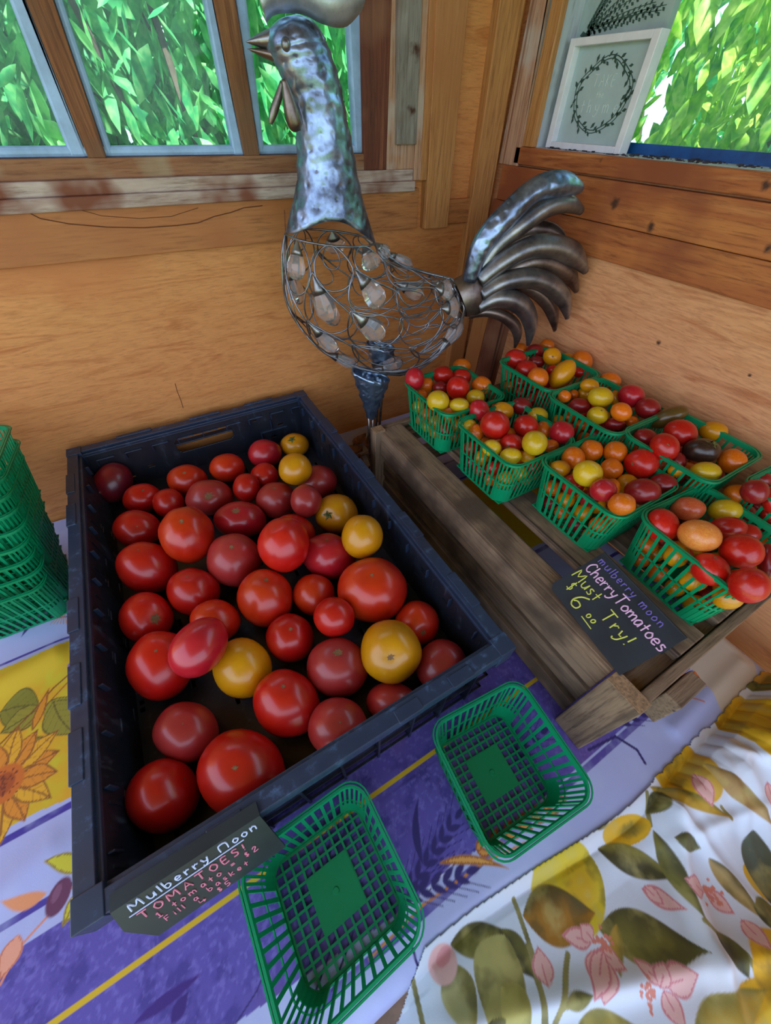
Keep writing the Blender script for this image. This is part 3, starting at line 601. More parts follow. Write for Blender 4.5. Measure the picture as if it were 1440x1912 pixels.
# ================================================================== BLACK CRATE
def holed(L, H, holes, T, cuts=None):
    """panel L x H (u,v) with rectangular holes, mapped to 3-D by T(u,v,w)"""
    us = sorted({0,L}|{round(h[0],5) for h in holes}|{round(h[1],5) for h in holes}); vs = sorted({0,H}|{round(h[2],5) for h in holes}|{round(h[3],5) for h in holes})
    us = [u for u in us if 0<=u<=L]; vs = [v for v in vs if 0<=v<=H]; mb = MB()
    nu, nv = len(us)-1, len(vs)-1
    solid = np.ones((nu+2,nv+2),bool); solid[0]=solid[-1]=False; solid[:,0]=solid[:,-1]=False
    for i in range(nu):
        for j in range(nv):
            cu=(us[i]+us[i+1])/2; cv=(vs[j]+vs[j+1])/2
            if any(h[0]<cu<h[1] and h[2]<cv<h[3] for h in holes): solid[i+1,j+1]=False
    for i in range(nu):
        for j in range(nv):
            if not solid[i+1,j+1]: continue
            a,b,c,d = us[i],us[i+1],vs[j],vs[j+1]
            P = [T(a,c,0),T(b,c,0),T(b,d,0),T(a,d,0),T(a,c,1),T(b,c,1),T(b,d,1),T(a,d,1)]
            fs = [(0,3,2,1),(4,5,6,7)]
            if not solid[i+1,j]: fs.append((0,1,5,4))
            if not solid[i+2,j+1]: fs.append((1,2,6,5))
            if not solid[i+1,j+2]: fs.append((2,3,7,6))
            if not solid[i,j+1]: fs.append((3,0,4,7))
            mb.add(P, fs)
    return mb
BX0,BX1,BY0,BY1,BZ = -.230,.2222,.0545,.7290,.155; BF = .058
crate = thing('produce_crate', 'large black plastic produce crate holding the big tomatoes', 'crate', ((BX0+BX1)/2,(BY0+BY1)/2,0))
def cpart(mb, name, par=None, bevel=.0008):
    o = mb.obj(name, BLACKRIM_SKY if name=='rim' else BLACK, None, bevel=bevel); keep(o, crate)
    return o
gr = random.Random(5)
W_, L_ = BX1-BX0, BY1-BY0
def slots(L, rows, n, sw=.016, sh=.0028):
    h = []
    for z_ in rows:
        for k in range(n):
            u = .05+(L-.1)*(k+gr.uniform(.2,.8))/n; h.append((u,u+sw,z_,z_+sh))
            if gr.random()<.5: h.append((u+.004,u+.004+sw*.8,z_+.006,z_+.006+sh*.7))
    return h
inset = .016; th = .004; HW = BZ-.010
def tz(v): return inset+.008*(1-v/HW)
hl = slots(L_-2*inset,(.066,.098),8)
cpart(holed(L_-2*inset, HW, hl, lambda u,v,w: (BX0+tz(v)+th*w, BY0+inset+u, v)), 'side_wall')
cpart(holed(L_-2*inset, HW, slots(L_-2*inset,(.066,.098,.12),8), lambda u,v,w: (BX1-tz(v)-th*w, BY0+inset+u, v)), 'side_wall')
xc = BX0+inset
hx0, hx1 = -.062-xc, .050-xc
steps = [(hx0+.006,hx1-.006,.100,.131),(hx0,hx1,.106,.125),(hx0+.002,hx1-.002,.103,.128)]
hole2 = steps+[(.05,.062,.075,.079),(.09,.102,.088,.092),(.34,.352,.075,.079),(.36,.372,.100,.104),(.31,.318,.125,.129)]
cpart(holed(W_-2*inset, HW, hole2, lambda u,v,w: (BX0+inset+u, BY1-tz(v)-th*w, v)), 'end_wall')
cpart(holed(W_-2*inset, HW, steps+[(.07,.082,.075,.079),(.36,.372,.075,.079)], lambda u,v,w: (BX0+inset+u, BY0+tz(v)*.7+th*w, v)), 'end_wall')
fh = []
for i in range(9):
    for j in range(13):
        if (i+j)%2==0: fh.append((.022+i*.046,.0265+i*.046,.02+j*.049,.033+j*.049))
fh += [(.006,.011,.168,.174),(.006,.011,.178,.184),(.006,.010,.262,.268)]
cpart(holed(W_-.044, L_-.044, fh, lambda u,v,w: (BX0+.022+u, BY0+.022+v, BF-.004+.004*w)), 'base')
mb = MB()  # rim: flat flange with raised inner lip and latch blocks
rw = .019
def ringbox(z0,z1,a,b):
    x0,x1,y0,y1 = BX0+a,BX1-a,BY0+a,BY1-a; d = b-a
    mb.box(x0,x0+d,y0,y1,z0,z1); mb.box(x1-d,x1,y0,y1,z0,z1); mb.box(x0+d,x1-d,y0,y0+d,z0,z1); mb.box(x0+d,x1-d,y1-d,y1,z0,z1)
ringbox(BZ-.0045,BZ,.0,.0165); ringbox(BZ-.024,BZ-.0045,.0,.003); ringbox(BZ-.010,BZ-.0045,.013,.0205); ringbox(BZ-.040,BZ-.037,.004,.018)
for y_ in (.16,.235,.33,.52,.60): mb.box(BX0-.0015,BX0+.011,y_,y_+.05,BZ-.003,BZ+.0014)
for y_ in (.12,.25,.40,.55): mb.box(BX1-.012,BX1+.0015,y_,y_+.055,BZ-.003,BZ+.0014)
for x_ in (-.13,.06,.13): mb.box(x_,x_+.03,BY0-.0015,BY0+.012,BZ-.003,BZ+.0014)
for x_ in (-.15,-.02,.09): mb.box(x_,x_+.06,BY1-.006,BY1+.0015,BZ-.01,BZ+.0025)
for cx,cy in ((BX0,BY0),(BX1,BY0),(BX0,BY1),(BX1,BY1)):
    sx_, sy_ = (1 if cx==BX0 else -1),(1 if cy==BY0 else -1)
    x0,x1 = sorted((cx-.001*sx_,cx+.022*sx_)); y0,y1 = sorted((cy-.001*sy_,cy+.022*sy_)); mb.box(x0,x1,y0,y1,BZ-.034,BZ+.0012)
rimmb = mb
mb = MB()
for k in range(13):
    y_ = BY0+.03+k*.051
    mb.box(BX0+.004,BX0+.022,y_,y_+.003,.0,BZ-.02); mb.box(BX1-.022,BX1-.004,y_,y_+.003,0,BZ-.02)
for k in range(9):
    x_ = BX0+.03+k*.048
    mb.box(x_,x_+.003,BY0+.006,BY0+.018,0,BZ-.02)
    if not -.075<x_<.06: mb.box(x_,x_+.003,BY1-.018,BY1-.004,0,BZ-.02)
for z_ in (.004,.05): 
    mb.box(BX0+.006,BX1-.006,BY0+.008,BY0+.011,z_,z_+.004); mb.box(BX0+.006,BX0+.009,BY0+.008,BY1-.008,z_,z_+.004); mb.box(BX1-.009,BX1-.006,BY0+.008,BY1-.008,z_,z_+.004)
cpart(mb,'outer_ribs',bevel=0)
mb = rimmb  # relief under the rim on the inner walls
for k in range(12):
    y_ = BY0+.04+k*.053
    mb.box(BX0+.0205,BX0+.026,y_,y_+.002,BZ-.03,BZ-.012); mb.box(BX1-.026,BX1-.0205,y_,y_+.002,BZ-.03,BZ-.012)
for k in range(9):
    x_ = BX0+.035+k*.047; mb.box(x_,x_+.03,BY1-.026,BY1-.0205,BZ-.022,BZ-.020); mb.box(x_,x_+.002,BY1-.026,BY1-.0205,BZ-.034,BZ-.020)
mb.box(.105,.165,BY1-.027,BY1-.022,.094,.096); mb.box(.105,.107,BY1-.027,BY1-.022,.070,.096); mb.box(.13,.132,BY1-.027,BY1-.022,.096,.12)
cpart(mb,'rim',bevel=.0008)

# ================================================================== WOODEN CRATE
wt = .1617
wc = thing('wooden_crate', 'weathered wooden slatted crate turned over to carry the berry baskets', 'crate', (.49,.22,0))
def wpart(name, a, x0,x1,y0,y1,z0,z1, bevel=.0015, mat=None):
    o = slab(name, mat or CRATEW['xyz'.index(a)], x0,x1,y0,y1,z0,z1, None, bevel); return keep(o, wc)
wpart('top_slat','y', .295,.343,-.022,.508,wt-.012,wt)
wpart('side_slat','y', .291,.3035,-.022,.508,.108,wt-.0005)
wpart('side_slat','y', .298,.309,-.022,.508,.052,.088)
wpart('side_slat','y', .298,.309,-.022,.508,.004,.036)
for a,b,z_ in ((.376,.431,wt),(.462,.517,wt),(.548,.603,wt+.0195),(.640,.690,wt+.0195)): wpart('top_slat','y', a,b,-.050,.512,z_-.012,z_)
wpart('side_slat','y', .684,.696,-.05,.51,.10,wt+.006); wpart('side_slat','y', .684,.696,-.05,.51,.01,.06)
def post_(x0,x1,y0,y1,z1):
    p_ = wpart('corner_post','z',x0,x1,y0,y1,.0015,z1); g_ = slab('end_grain', ENDGRAIN, x0+.001,x1-.001,y0+.001,y1-.001,z1-.0005,z1+.0006); g_.parent = p_; return p_
post_(.2795,.301,-.066,-.0235,wt+.002)
post_(.2785,.302,.4970,.5180,wt+.003)
post_(.665,.695,-.066,-.052,wt-.01); post_(.665,.695,.513,.53,wt-.01)
wpart('end_slat','x', .302,.664,-.064,-.052,.118,wt-.001); wpart('end_slat','x', .302,.664,-.064,-.052,.03,.075)
wpart('end_slat','x', .303,.664,.511,.523,.118,wt-.002); wpart('end_slat','x', .303,.664,.511,.523,.03,.075)
wpart('cross_rail','x', .303,.683,-.0515,-.030,.128,wt-.0125); wpart('cross_rail','x', .3095,.683,.485,.508,.128,wt-.0125)
wpart('cross_rail','x', .33,.38,-.085,-.066,.10,wt-.006)

# ================================================================== BERRY BASKETS
BS, BSF, BH = .1387, .1120, .0889
def rsq(s_, rc, nseg=6, nside=12):
    """rounded square outline: points, outward normals, corner flag"""
    out = []
    h_ = s_/2-rc
    for k,(cx,cy) in enumerate(((h_,h_),(-h_,h_),(-h_,-h_),(h_,-h_))):
        a0 = k*math.pi/2
        for j in range(nseg+1):
            a = a0+math.pi/2*j/nseg; out.append((cx+rc*math.cos(a),cy+rc*math.sin(a),math.cos(a),math.sin(a),True))
        nx,ny = math.cos(a0+math.pi/2),math.sin(a0+math.pi/2); tx,ty = -ny,nx
        for j in range(1,nside):
            d_ = 2*h_*j/nside; out.append((out[-1][0] if 0 else cx+rc*nx+tx*d_, cy+rc*ny+ty*d_, nx, ny, False))
    return out
def bsize(z): return BSF+(BS-.006-BSF)*z/BH
def ring(mb, z0, z1, th_, out=0):
    a = rsq(bsize(z0)+2*out,.020); b = rsq(bsize(z1)+2*out,.022); n_ = len(a); V = []
    for i in range(n_):
        V += [(a[i][0],a[i][1],z0),(a[i][0]-a[i][2]*th_,a[i][1]-a[i][3]*th_,z0),(b[i][0]-b[i][2]*th_,b[i][1]-b[i][3]*th_,z1),(b[i][0],b[i][1],z1)]
    fs = []
    for i in range(n_):
        o = i*4; p_ = ((i+1)%n_)*4
        for j in range(4): fs.append((o+j,p_+j,p_+(j+1)%4,o+(j+1)%4))
    mb.add(V, fs)
def basket_parts():
    side = MB(); N_ = 52
    a = rsq(bsize(0),.020,6,8); b = rsq(bsize(.084),.022,6,8); n_ = len(a)
    ring(side,0,.004,.0016); ring(side,.0405,.0430,.0014)
    for i in range(n_):
        for (za,zb,wd) in ((.002,.0415,.0040 if not a[i][4] else .0030),(.0415,.0835,.0036 if not a[i][4] else .0026)):
            P = []
            for z_ in (za,zb):
                t = z_/.084; c = (a[i][0]*(1-t)+b[i][0]*t, a[i][1]*(1-t)+b[i][1]*t); nx,ny = a[i][2],a[i][3]; tx,ty = -ny,nx; h_ = wd/2; q = .0012
                P += [(c[0]+tx*h_-nx*q,c[1]+ty*h_-ny*q,z_),(c[0]-tx*h_-nx*q,c[1]-ty*h_-ny*q,z_),(c[0]-tx*h_,c[1]-ty*h_,z_),(c[0]+tx*h_,c[1]+ty*h_,z_)]
            side.hexa(P)
    for i in range(n_):       # solid lower corners
        j = (i+1)%n_
        if a[i][4] and a[j][4]:
            t = .022/.084; P = []
            for z_ in (.001,.030):
                t = z_/.084
                for k,q in ((i,.0010),(j,.0010),(j,.0002),(i,.0002)): P.append(((a[k][0]*(1-t)+b[k][0]*t)-a[k][2]*q,(a[k][1]*(1-t)+b[k][1]*t)-a[k][3]*q,z_))
            side.hexa(P)
    rim = MB(); ring(rim,.0825,BH,.0024,.0006); ring(rim,BH-.0022,BH,.0016,.0030)
    fl_ = MB(); f_ = BSF-.006; n2_ = 11
    for k in range(n2_+1):
        c = -f_/2+f_*k/n2_
        fl_.box(c-.0012,c+.0012,-f_/2-.001,f_/2+.001,.0002,.0018); fl_.box(-f_/2-.001,f_/2+.001,c-.0012,c+.0012,.0004,.0020)
    fl_.box(-.0245,.0245,-.0245,.0245,.0,.0024); fl_.tube([(0,0,.002),(0,0,.0034)],[.004,.003],10)
    for p_ in (side,rim,fl_): pass
    return side.mesh('lattice_side',GREEN), rim.mesh('rim',GREEN), fl_.mesh('lattice_base',GREEN)
SIDE, RIM, BASE = basket_parts()
def basket(label, loc, rz=0, group=None, tilt=(0,0), scale=1):
    t = thing('berry_basket', label, 'basket', loc, group, rz); t.rotation_euler = (tilt[0],tilt[1],rz); t.scale = (scale,)*3
    for n_, me in (('lattice_side',SIDE),('rim',RIM),('lattice_base',BASE)):
        o = bpy.data.objects.new(n_, me); C.objects.link(o); o.parent = t
    return t
GB = 'green baskets of cherry tomatoes'
fr = [('green berry basket of cherry tomatoes nearest the rooster\'s legs', (.4081,.4437)),
      ('green berry basket second from the rooster\'s legs, topped with a big red tomato', (.4134,.2942)),
      ('filled green berry basket right behind the cherry tomato sign', (.4598,.1589)),
      ('frontmost filled green berry basket, beside the cherry tomato sign', (.4838,.0160))]
baskets = {}
for i,(lb,(x,y)) in enumerate(fr): baskets['b%d'%(i+1)] = basket(lb, (x,y,wt+.0004), -.07 if i==3 else 0, group=GB)
bk = [('rearmost green berry basket by the right wall, under the rooster\'s tail', ((925,680),(1035,648),(1118,692),(1025,732))),
      ('green berry basket in the middle of the row along the right wall', ((1028,735),(1130,700),(1230,777),(1150,812))),
      ('green berry basket holding the purple-black and the olive-green tomato', ((1165,805),(1262,762),(1415,850),(1340,905)))]
bkp = []
for k,(lb,cs) in enumerate(bk):
    c = sum(onz(*q,.2700) for q in cs)/4; bkp.append(c); baskets['bABC'[0]+'ABC'[k]] = basket(lb, (min(c[0],.633),c[1],wt+.0200), group=GB)
baskets['bD'] = basket('green berry basket cut off by the right edge of the photo, beside the right wall', (.632,-.020,wt+.0200), -.06, GB)
# two empty baskets on the cloth
basket('empty green berry basket nearer the wooden crate\'s corner post', (.1582+.002,-.0294+.002,.0012), -.085)
basket('empty green berry basket in front, touching the chalk price sign of the black crate', (-.0600,-.0240,.0012), .035)
# nested stack at the left
for k in range(9):
    zz_ = .0012+k*.0205; t = basket('', (-.359+.0040*k+.0015*math.sin(k*2.1), .553+.0066*k, zz_+.0008*k), -.02+.03*math.sin(k*1.7), 'nested empty berry baskets', (-.016*k,.009*k))
    t['label'] = ['lowest','second lowest','third from the bottom','fourth from the bottom','middle','fourth from the top','third from the top','second from the top','topmost'][k]+' green berry basket in the nested stack at the left'

# ================================================================== TOMATOES
def pr(P):
    c = RM@(np.array(P)-CAM); return np.array([720+F*c[0]/c[2],956+F*c[1]/c[2]])
def ellip(px,py,rx,ry,ang,z):
    c = onz(px,py,z); n_ = c-CAM; n_ /= np.linalg.norm(n_)
    e1 = np.cross(n_,[0,0,1.]); e1 /= np.linalg.norm(e1); e2 = np.cross(n_,e1); h_ = .002; p0 = pr(c)
    J = np.stack([(pr(c+e1*h_)-p0)/h_,(pr(c+e2*h_)-p0)/h_],1)
    a = math.radians(ang); A_ = np.array([[rx*math.cos(a),-ry*math.sin(a)],[rx*math.sin(a),ry*math.cos(a)]])
    U_,S_,_ = np.linalg.svd(np.linalg.inv(J)@A_)
    ax = np.stack([e1*U_[0,0]+e2*U_[1,0], e1*U_[0,1]+e2*U_[1,1], n_],1)
    if np.linalg.det(ax)<0: ax[:,1] *= -1
    rn = (S_[0]*S_[1])**.5*.97
    return c, ax, np.array([S_[0],S_[1],rn])
def settle(items, fz):
    for it in items:
        z = it.get('z', fz+.03)
        for _ in range(8):
            c,ax,r = ellip(it['x'],it['y'],it['rx'],it['ry'],it.get('a',0),z)
            if 'z' in it: break
            z = fz+np.linalg.norm((ax*r)[2])+it.get('lift',0)
        it['d'] = 1.0; it['c'],it['ax'],it['r'] = c,ax,r
    for ps in range(120):
        moved = False
        for i in range(len(items)):
            for j in range(i+1,len(items)):
                a,b = items[i],items[j]; ra = a['r'].mean(); rb = b['r'].mean()
                dv = b['c']-a['c']; L = np.linalg.norm(dv)
                if L > 2*max(a['r'].max(),b['r'].max()): continue
                u = dv/(L+1e-9); ea = np.linalg.norm((a['ax']*a['r']).T@u); eb = np.linalg.norm((b['ax']*b['r']).T@u)
                if L < .95*(ea+eb):
                    la,lb = a.get('L',0),b.get('L',0)
                    m_ = a if la>lb else b if lb>la else (a if np.linalg.norm(a['c']-CAM)<np.linalg.norm(b['c']-CAM) else b)
                    if m_['d']<.80: continue
                    s_ = .993; m_['c'] = CAM+(m_['c']-CAM)*s_; m_['r'] = m_['r']*s_; m_['d'] *= s_; moved = True
        if not moved: break
def surf(dirs, pole, lobes, amp, dim, ph, seed):
    """radius of a unit tomato in the directions dirs (n,3)"""
    p_ = pole/np.linalg.norm(pole); ref = np.array([0,0,1.]) if abs(p_[2])<.8 else np.array([1.,0,0]); e1 = np.cross(p_,ref); e1 /= np.linalg.norm(e1); e2 = np.cross(p_,e1)
    ct = np.clip(dirs@p_,-1,1); th_ = np.arccos(ct); phi = np.arctan2(dirs@e2,dirs@e1)
    r = 1+amp*np.cos(lobes*phi+ph)*np.sin(th_)**2*(.35+.65*np.exp(-(th_/.9)**2)) - dim*np.exp(-(th_/.30)**2) - dim*.35*np.exp(-((math.pi-th_)/.25)**2)
    g = np.random.default_rng(seed)
    for _ in range(3):
        k = g.normal(0,1,3); r = r+.014*np.sin(dirs@k*1.8+g.uniform(0,6))
    return r
def sphere_dirs(nu=20, nv=28):
    D = [];
    for i in range(nu+1):
        t = math.pi*i/nu
        for j in range(nv): a = 2*math.pi*j/nv; D.append((math.sin(t)*math.cos(a),math.sin(t)*math.sin(a),math.cos(t)))
    return np.array(D)
def polar_mesh(name, M_, pole, par, mat, nu=22, nv=32):
    """sphere grid whose pole is the stem end, displaced by surf, mapped by M_"""
    p_ = pole/np.linalg.norm(pole); ref = np.array([0,0,1.]) if abs(p_[2])<.8 else np.array([1.,0,0]); e1 = np.cross(p_,ref); e1 /= np.linalg.norm(e1); e2 = np.cross(p_,e1)
    D = sphere_dirs(nu,nv); D = D[:,0:1]*e1+D[:,1:2]*e2+D[:,2:3]*p_
    V = (D*surf(D,pole,*par)[:,None])@M_.T
    mb = MB(); mb.grid(V.reshape(nu+1,nv,3), wrapv=True, flip=True); return mb.mesh(name, mat, True)
def star(M_, pole, par, rad, mat, seed, n_=7, calyx=False, name='stem_scar'):
    g = random.Random(seed); p_ = pole/np.linalg.norm(pole); ref = np.array([0,0,1.]) if abs(p_[2])<.8 else np.array([1.,0,0]); e1 = np.cross(p_,ref); e1 /= np.linalg.norm(e1); e2 = np.cross(p_,e1)
    mb = MB(); k = n_*2; rings = []
    for q,(fr_,off) in enumerate(((0,1.0),(.45,1.004),(1.0,1.003))):
        row = []
        for j in range(k):
            a = 2*math.pi*j/k+.2; th_ = rad*fr_*((1.0 if j%2==0 else (.32 if calyx else .55))*g.uniform(.75,1.2) if q==2 else 1)
            d = p_*math.cos(th_)+(e1*math.cos(a)+e2*math.sin(a))*math.sin(th_); rr = surf(d[None],pole,*par)[0]*off+.006+(.05 if calyx and q==2 and j%2==0 and g.random()<.6 else 0)
            row.append(M_@(d*rr))
        rings.append(row)
    mb.grid(np.array(rings), wrapv=True)
    if calyx: c = M_@(p_*surf(p_[None],pole,*par)[0]); mb.tube([c, c+M_@(p_*.12+e1*.03), c+M_@(p_*.2+e1*.10)], [np.linalg.norm(M_[:,0])*.05]*3, 6)
    return mb, mat, name
def big(it, i):
    c,ax,r = it['c'],it['ax'],it['r']; M_ = (ax*r)@ax.T
    Mi = np.linalg.inv(M_)
    if 'sx' in it:   # stem scar seen at this sight point
        d = ray(it['sx'],it['sy']); d /= np.linalg.norm(d); o_ = Mi@(CAM-c); dd = Mi@d; a_ = dd@dd; b_ = o_@dd; q = b_*b_-a_*(o_@o_-1)
        t = (-b_-math.sqrt(max(q,0)))/a_; pole = o_+dd*t; pole /= np.linalg.norm(pole)
    else:
        g = np.random.default_rng(i); pole = Mi@(c-CAM); pole = pole/np.linalg.norm(pole)+g.normal(0,.4,3); pole /= np.linalg.norm(pole)
    g = random.Random(i*7+1); par = (it.get('lobes',5), it.get('amp',.025), it.get('dim',.07), g.uniform(0,6), i)
    o = bpy.data.objects.new('tomato', polar_mesh('tomato', M_, pole, par, TM[it['m']])); C.objects.link(o); o.location = c
    tag(o, it['t'], 'tomato', 'large tomatoes in the black crate')
    if 'sx' in it:
        mb,mt,nm = star(M_, pole, par, it.get('sr',.13)*.85, CALYX if it.get('cal') else SCAR, i, 5 if it.get('cal') else 7, bool(it.get('cal')), 'calyx' if it.get('cal') else 'stem_scar')
        s_ = mb.obj(nm, mt, o, True)
    return o
T_ = []
def tm(x,y,rx,ry,m,t,a=0,s=None,**k):
    d = dict(x=x,y=y,rx=rx,ry=ry,m=m,t=t,a=a,**k)
    if s: d['sx'],d['sy'] = s
    T_.append(d)
tm(212,901,40,36,'plum','plum-red tomato lying alone in the back left corner of the black crate',-35)
tm(551,831,27,22,'yellow','small yellow tomato with a green calyx, rearmost in the black crate',0,(545,820),cal=1,sr=.45)
tm(551,876,31,30,'yellow','smooth yellow tomato just in front of the rearmost yellow one',L=1)
tm(495,847,32,27,'crimson','bright crimson-red tomato left of the rearmost yellow tomato')
tm(425,874,34,27,'orangered','orange-red tomato beneath the handle hole of the black crate, right of a second one')
tm(350,897,38,30,'orangered','orange-red tomato below the left end of the handle hole',0,(344,882))
tm(494,890,27,25,'red','small dull red tomato half hidden behind the bright little red one')
tm(461,911,26,27,'red','bright little red tomato in the upper middle of the black crate',-10,L=1)
tm(392,929,45,34,'dusty','dusty dark red tomato with a long brown corky scar near the crate\'s back',-5,(390,926),sr=.3,n=1)
tm(266,931,38,28,'red','flat red tomato to the right of the lone plum-red one',-5,(267,915))
tm(316,940,31,28,'red','small red tomato pressed against the flat red one',10,L=1)
tm(517,934,37,34,'dusty','dusty pink-red tomato left of the small round pink one',0,(512,910))
tm(593,900,37,32,'dusty','dusty red tomato below the two rear yellow tomatoes, by the right wall of the crate')
tm(572,935,30,31,'dusty','small round dusty pink tomato lying on top of two others',L=1)
tm(257,988,46,36,'red','smooth red tomato second down along the crate\'s left side',0,(256,983),sr=.06)
tm(350,998,53,53,'orangered','large ribbed orange-red tomato with a star scar, in the upper left of the crate',0,(338,972),L=1,lobes=7,amp=.035)
tm(449,971,49,35,'crimson','crimson tomato split by a brown zipper scar in the upper middle',5,(440,952),sr=.28)
tm(546,1000,44,40,'red','red tomato mostly hidden behind the big smooth red one in the centre')
tm(531,1016,48,51,'red','big smooth red tomato in the centre of the crate, piled on another',10,(511,985),L=1,sr=.06)
tm(630,960,40,37,'yellow','yellow tomato with dried brown calyx by the crate\'s right wall',0,(612,962),cal=1,sr=.35)
tm(676,1001,39,41,'yellow','smooth yellow tomato just in front of the one with the dried brown calyx',20,L=1)
tm(614,1038,50,43,'crimson','angular pink-crimson tomato right of the big central one',10,(610,1004),amp=.05,lobes=4)
tm(438,1045,51,50,'dusty','heart-shaped dusty rose tomato with a green-grey scar left of centre',0,(432,1021),amp=.03)
tm(276,1060,58,48,'red','wide dark red tomato third down along the crate\'s left side',12,(257,1025),sr=.07)
tm(362,1104,51,45,'red','plain red tomato right below the wide dark red one',0,(349,1075),sr=.07)
tm(275,1153,52,47,'red','glossy brownish-red tomato showing a big round corky stem scar',-10,(291,1155),sr=.30,m2=1)
tm(496,1116,53,54,'orangered','orange-red tomato with a small scar left of the two little shiny ones',0,(497,1081))
tm(403,1158,47,40,'orangered','orange-red tomato hidden behind the magenta oblong one')
tm(587,1110,40,39,'orangered','shiny little orange-red tomato, upper one of the pair beside the huge orange-red one',-20)
tm(625,1152,38,37,'red','shiny little round red tomato, lower one of the pair beside the huge orange-red one',0,L=1)
tm(696,1100,66,61,'orangered','huge smooth orange-red tomato at the middle of the crate\'s right side',0,(694,1072),sr=.08)
tm(778,1163,41,42,'orangered','orange-red tomato behind the large yellow one, near the crate\'s right wall',0,(791,1182),sr=.2)
tm(730,1215,57,60,'yellow','large golden-yellow tomato with a dark navel scar at the lower right',0,(729,1228),L=1,sr=.16)
tm(824,1244,48,51,'dusty','dusty red tomato in the front right corner of the crate',0,(829,1237),sr=.04)
tm(733,1312,50,40,'dusty','dusty rose tomato by the front rim, below the large yellow one',10)
tm(632,1357,55,57,'dusty','dusty rose tomato at the front rim, left of another dusty one',0,(635,1348),sr=.06)
tm(629,1246,58,56,'dusty','dusty pink tomato with a wide grey corky scar, left of the large yellow one',10,(632,1217),sr=.22)
tm(542,1190,45,46,'red','round glossy red tomato with a tiny star scar, left of centre front',0,(543,1174),sr=.12)
tm(535,1311,62,64,'red','large red oval tomato in front of the round glossy one',-35,(529,1281),sr=.10,L=0)
tm(453,1246,56,56,'yellow','plain golden-yellow tomato beside the magenta oblong one',-30)
tm(372,1208,66,47,'crimson','oblong magenta-red tomato lying on top of others at the left',-48,L=1,amp=.04,lobes=3)
tm(300,1241,62,66,'red','big dull red tomato under the magenta oblong one',20,(290,1213),sr=.08)
tm(349,1365,63,57,'dusty','dusty dark pink tomato by the crate\'s left side, behind the front oval one',-10,(341,1350),sr=.05)
tm(306,1484,76,66,'red','glossy red egg-shaped tomato in the front left corner',-42,(350,1450),sr=.05,amp=.01)
tm(453,1442,82,84,'red','biggest red beefsteak tomato at the front, above the chalk price sign',0,(438,1434),sr=.10,amp=.02)
for d in T_:
    d.pop('n',None); d.pop('m2',None)
settle(T_, BF+.0005)
for i,d in enumerate(T_): big(d, i)

# ---- cherry tomatoes
CH_VAR = []
gg = np.random.default_rng(3)
for k in range(6):
    pole = gg.normal(0,1,3); pole /= np.linalg.norm(pole)
    CH_VAR.append((pole,(5,.012,.035,k,k)))
CH_MESH = {}
def cherry(it, label, group, i):
    k = i % 6; key = (k,it['m'])
    if key not in CH_MESH: CH_MESH[key] = polar_mesh('cherry_tomato', np.eye(3), CH_VAR[k][0], CH_VAR[k][1], TM[it['m']], 14, 18)
    o = bpy.data.objects.new('cherry_tomato', CH_MESH[key]); C.objects.link(o)
    ax,r = it['ax'],it['r']; mw = Matrix.Identity(4)
    for a in range(3):
        for b in range(3): mw[a][b] = ax[a][b]*r[b]
        mw[a][3] = it['c'][a]
    o.matrix_world = mw; tag(o, label, 'cherry tomato', group)
    if it.get('s') or it.get('cal'):
        sx_, sy_ = it.get('s') or it['cal']; M_ = ax*r; Mi = np.linalg.inv(M_)
        d = ray(sx_,sy_); d /= np.linalg.norm(d); o_ = Mi@(CAM-it['c']); dd = Mi@d; a_ = dd@dd; b_ = o_@dd; q = b_*b_-a_*(o_@o_-1); t = (-b_-math.sqrt(max(q,0)))/a_; pl = o_+dd*t; pl /= np.linalg.norm(pl)
        mb,mt,nm = star(np.eye(3), pl, (5,0,0,0,i), .5 if it.get('cal') else .13, CALYX if it.get('cal') else SCAR, i, 5 if it.get('cal') else 6, bool(it.get('cal')), 'calyx' if it.get('cal') else 'stem_scar')
        mb.obj(nm, mt, o, True)
    return o
Z = lambda L: [tuple(q) for q in L]
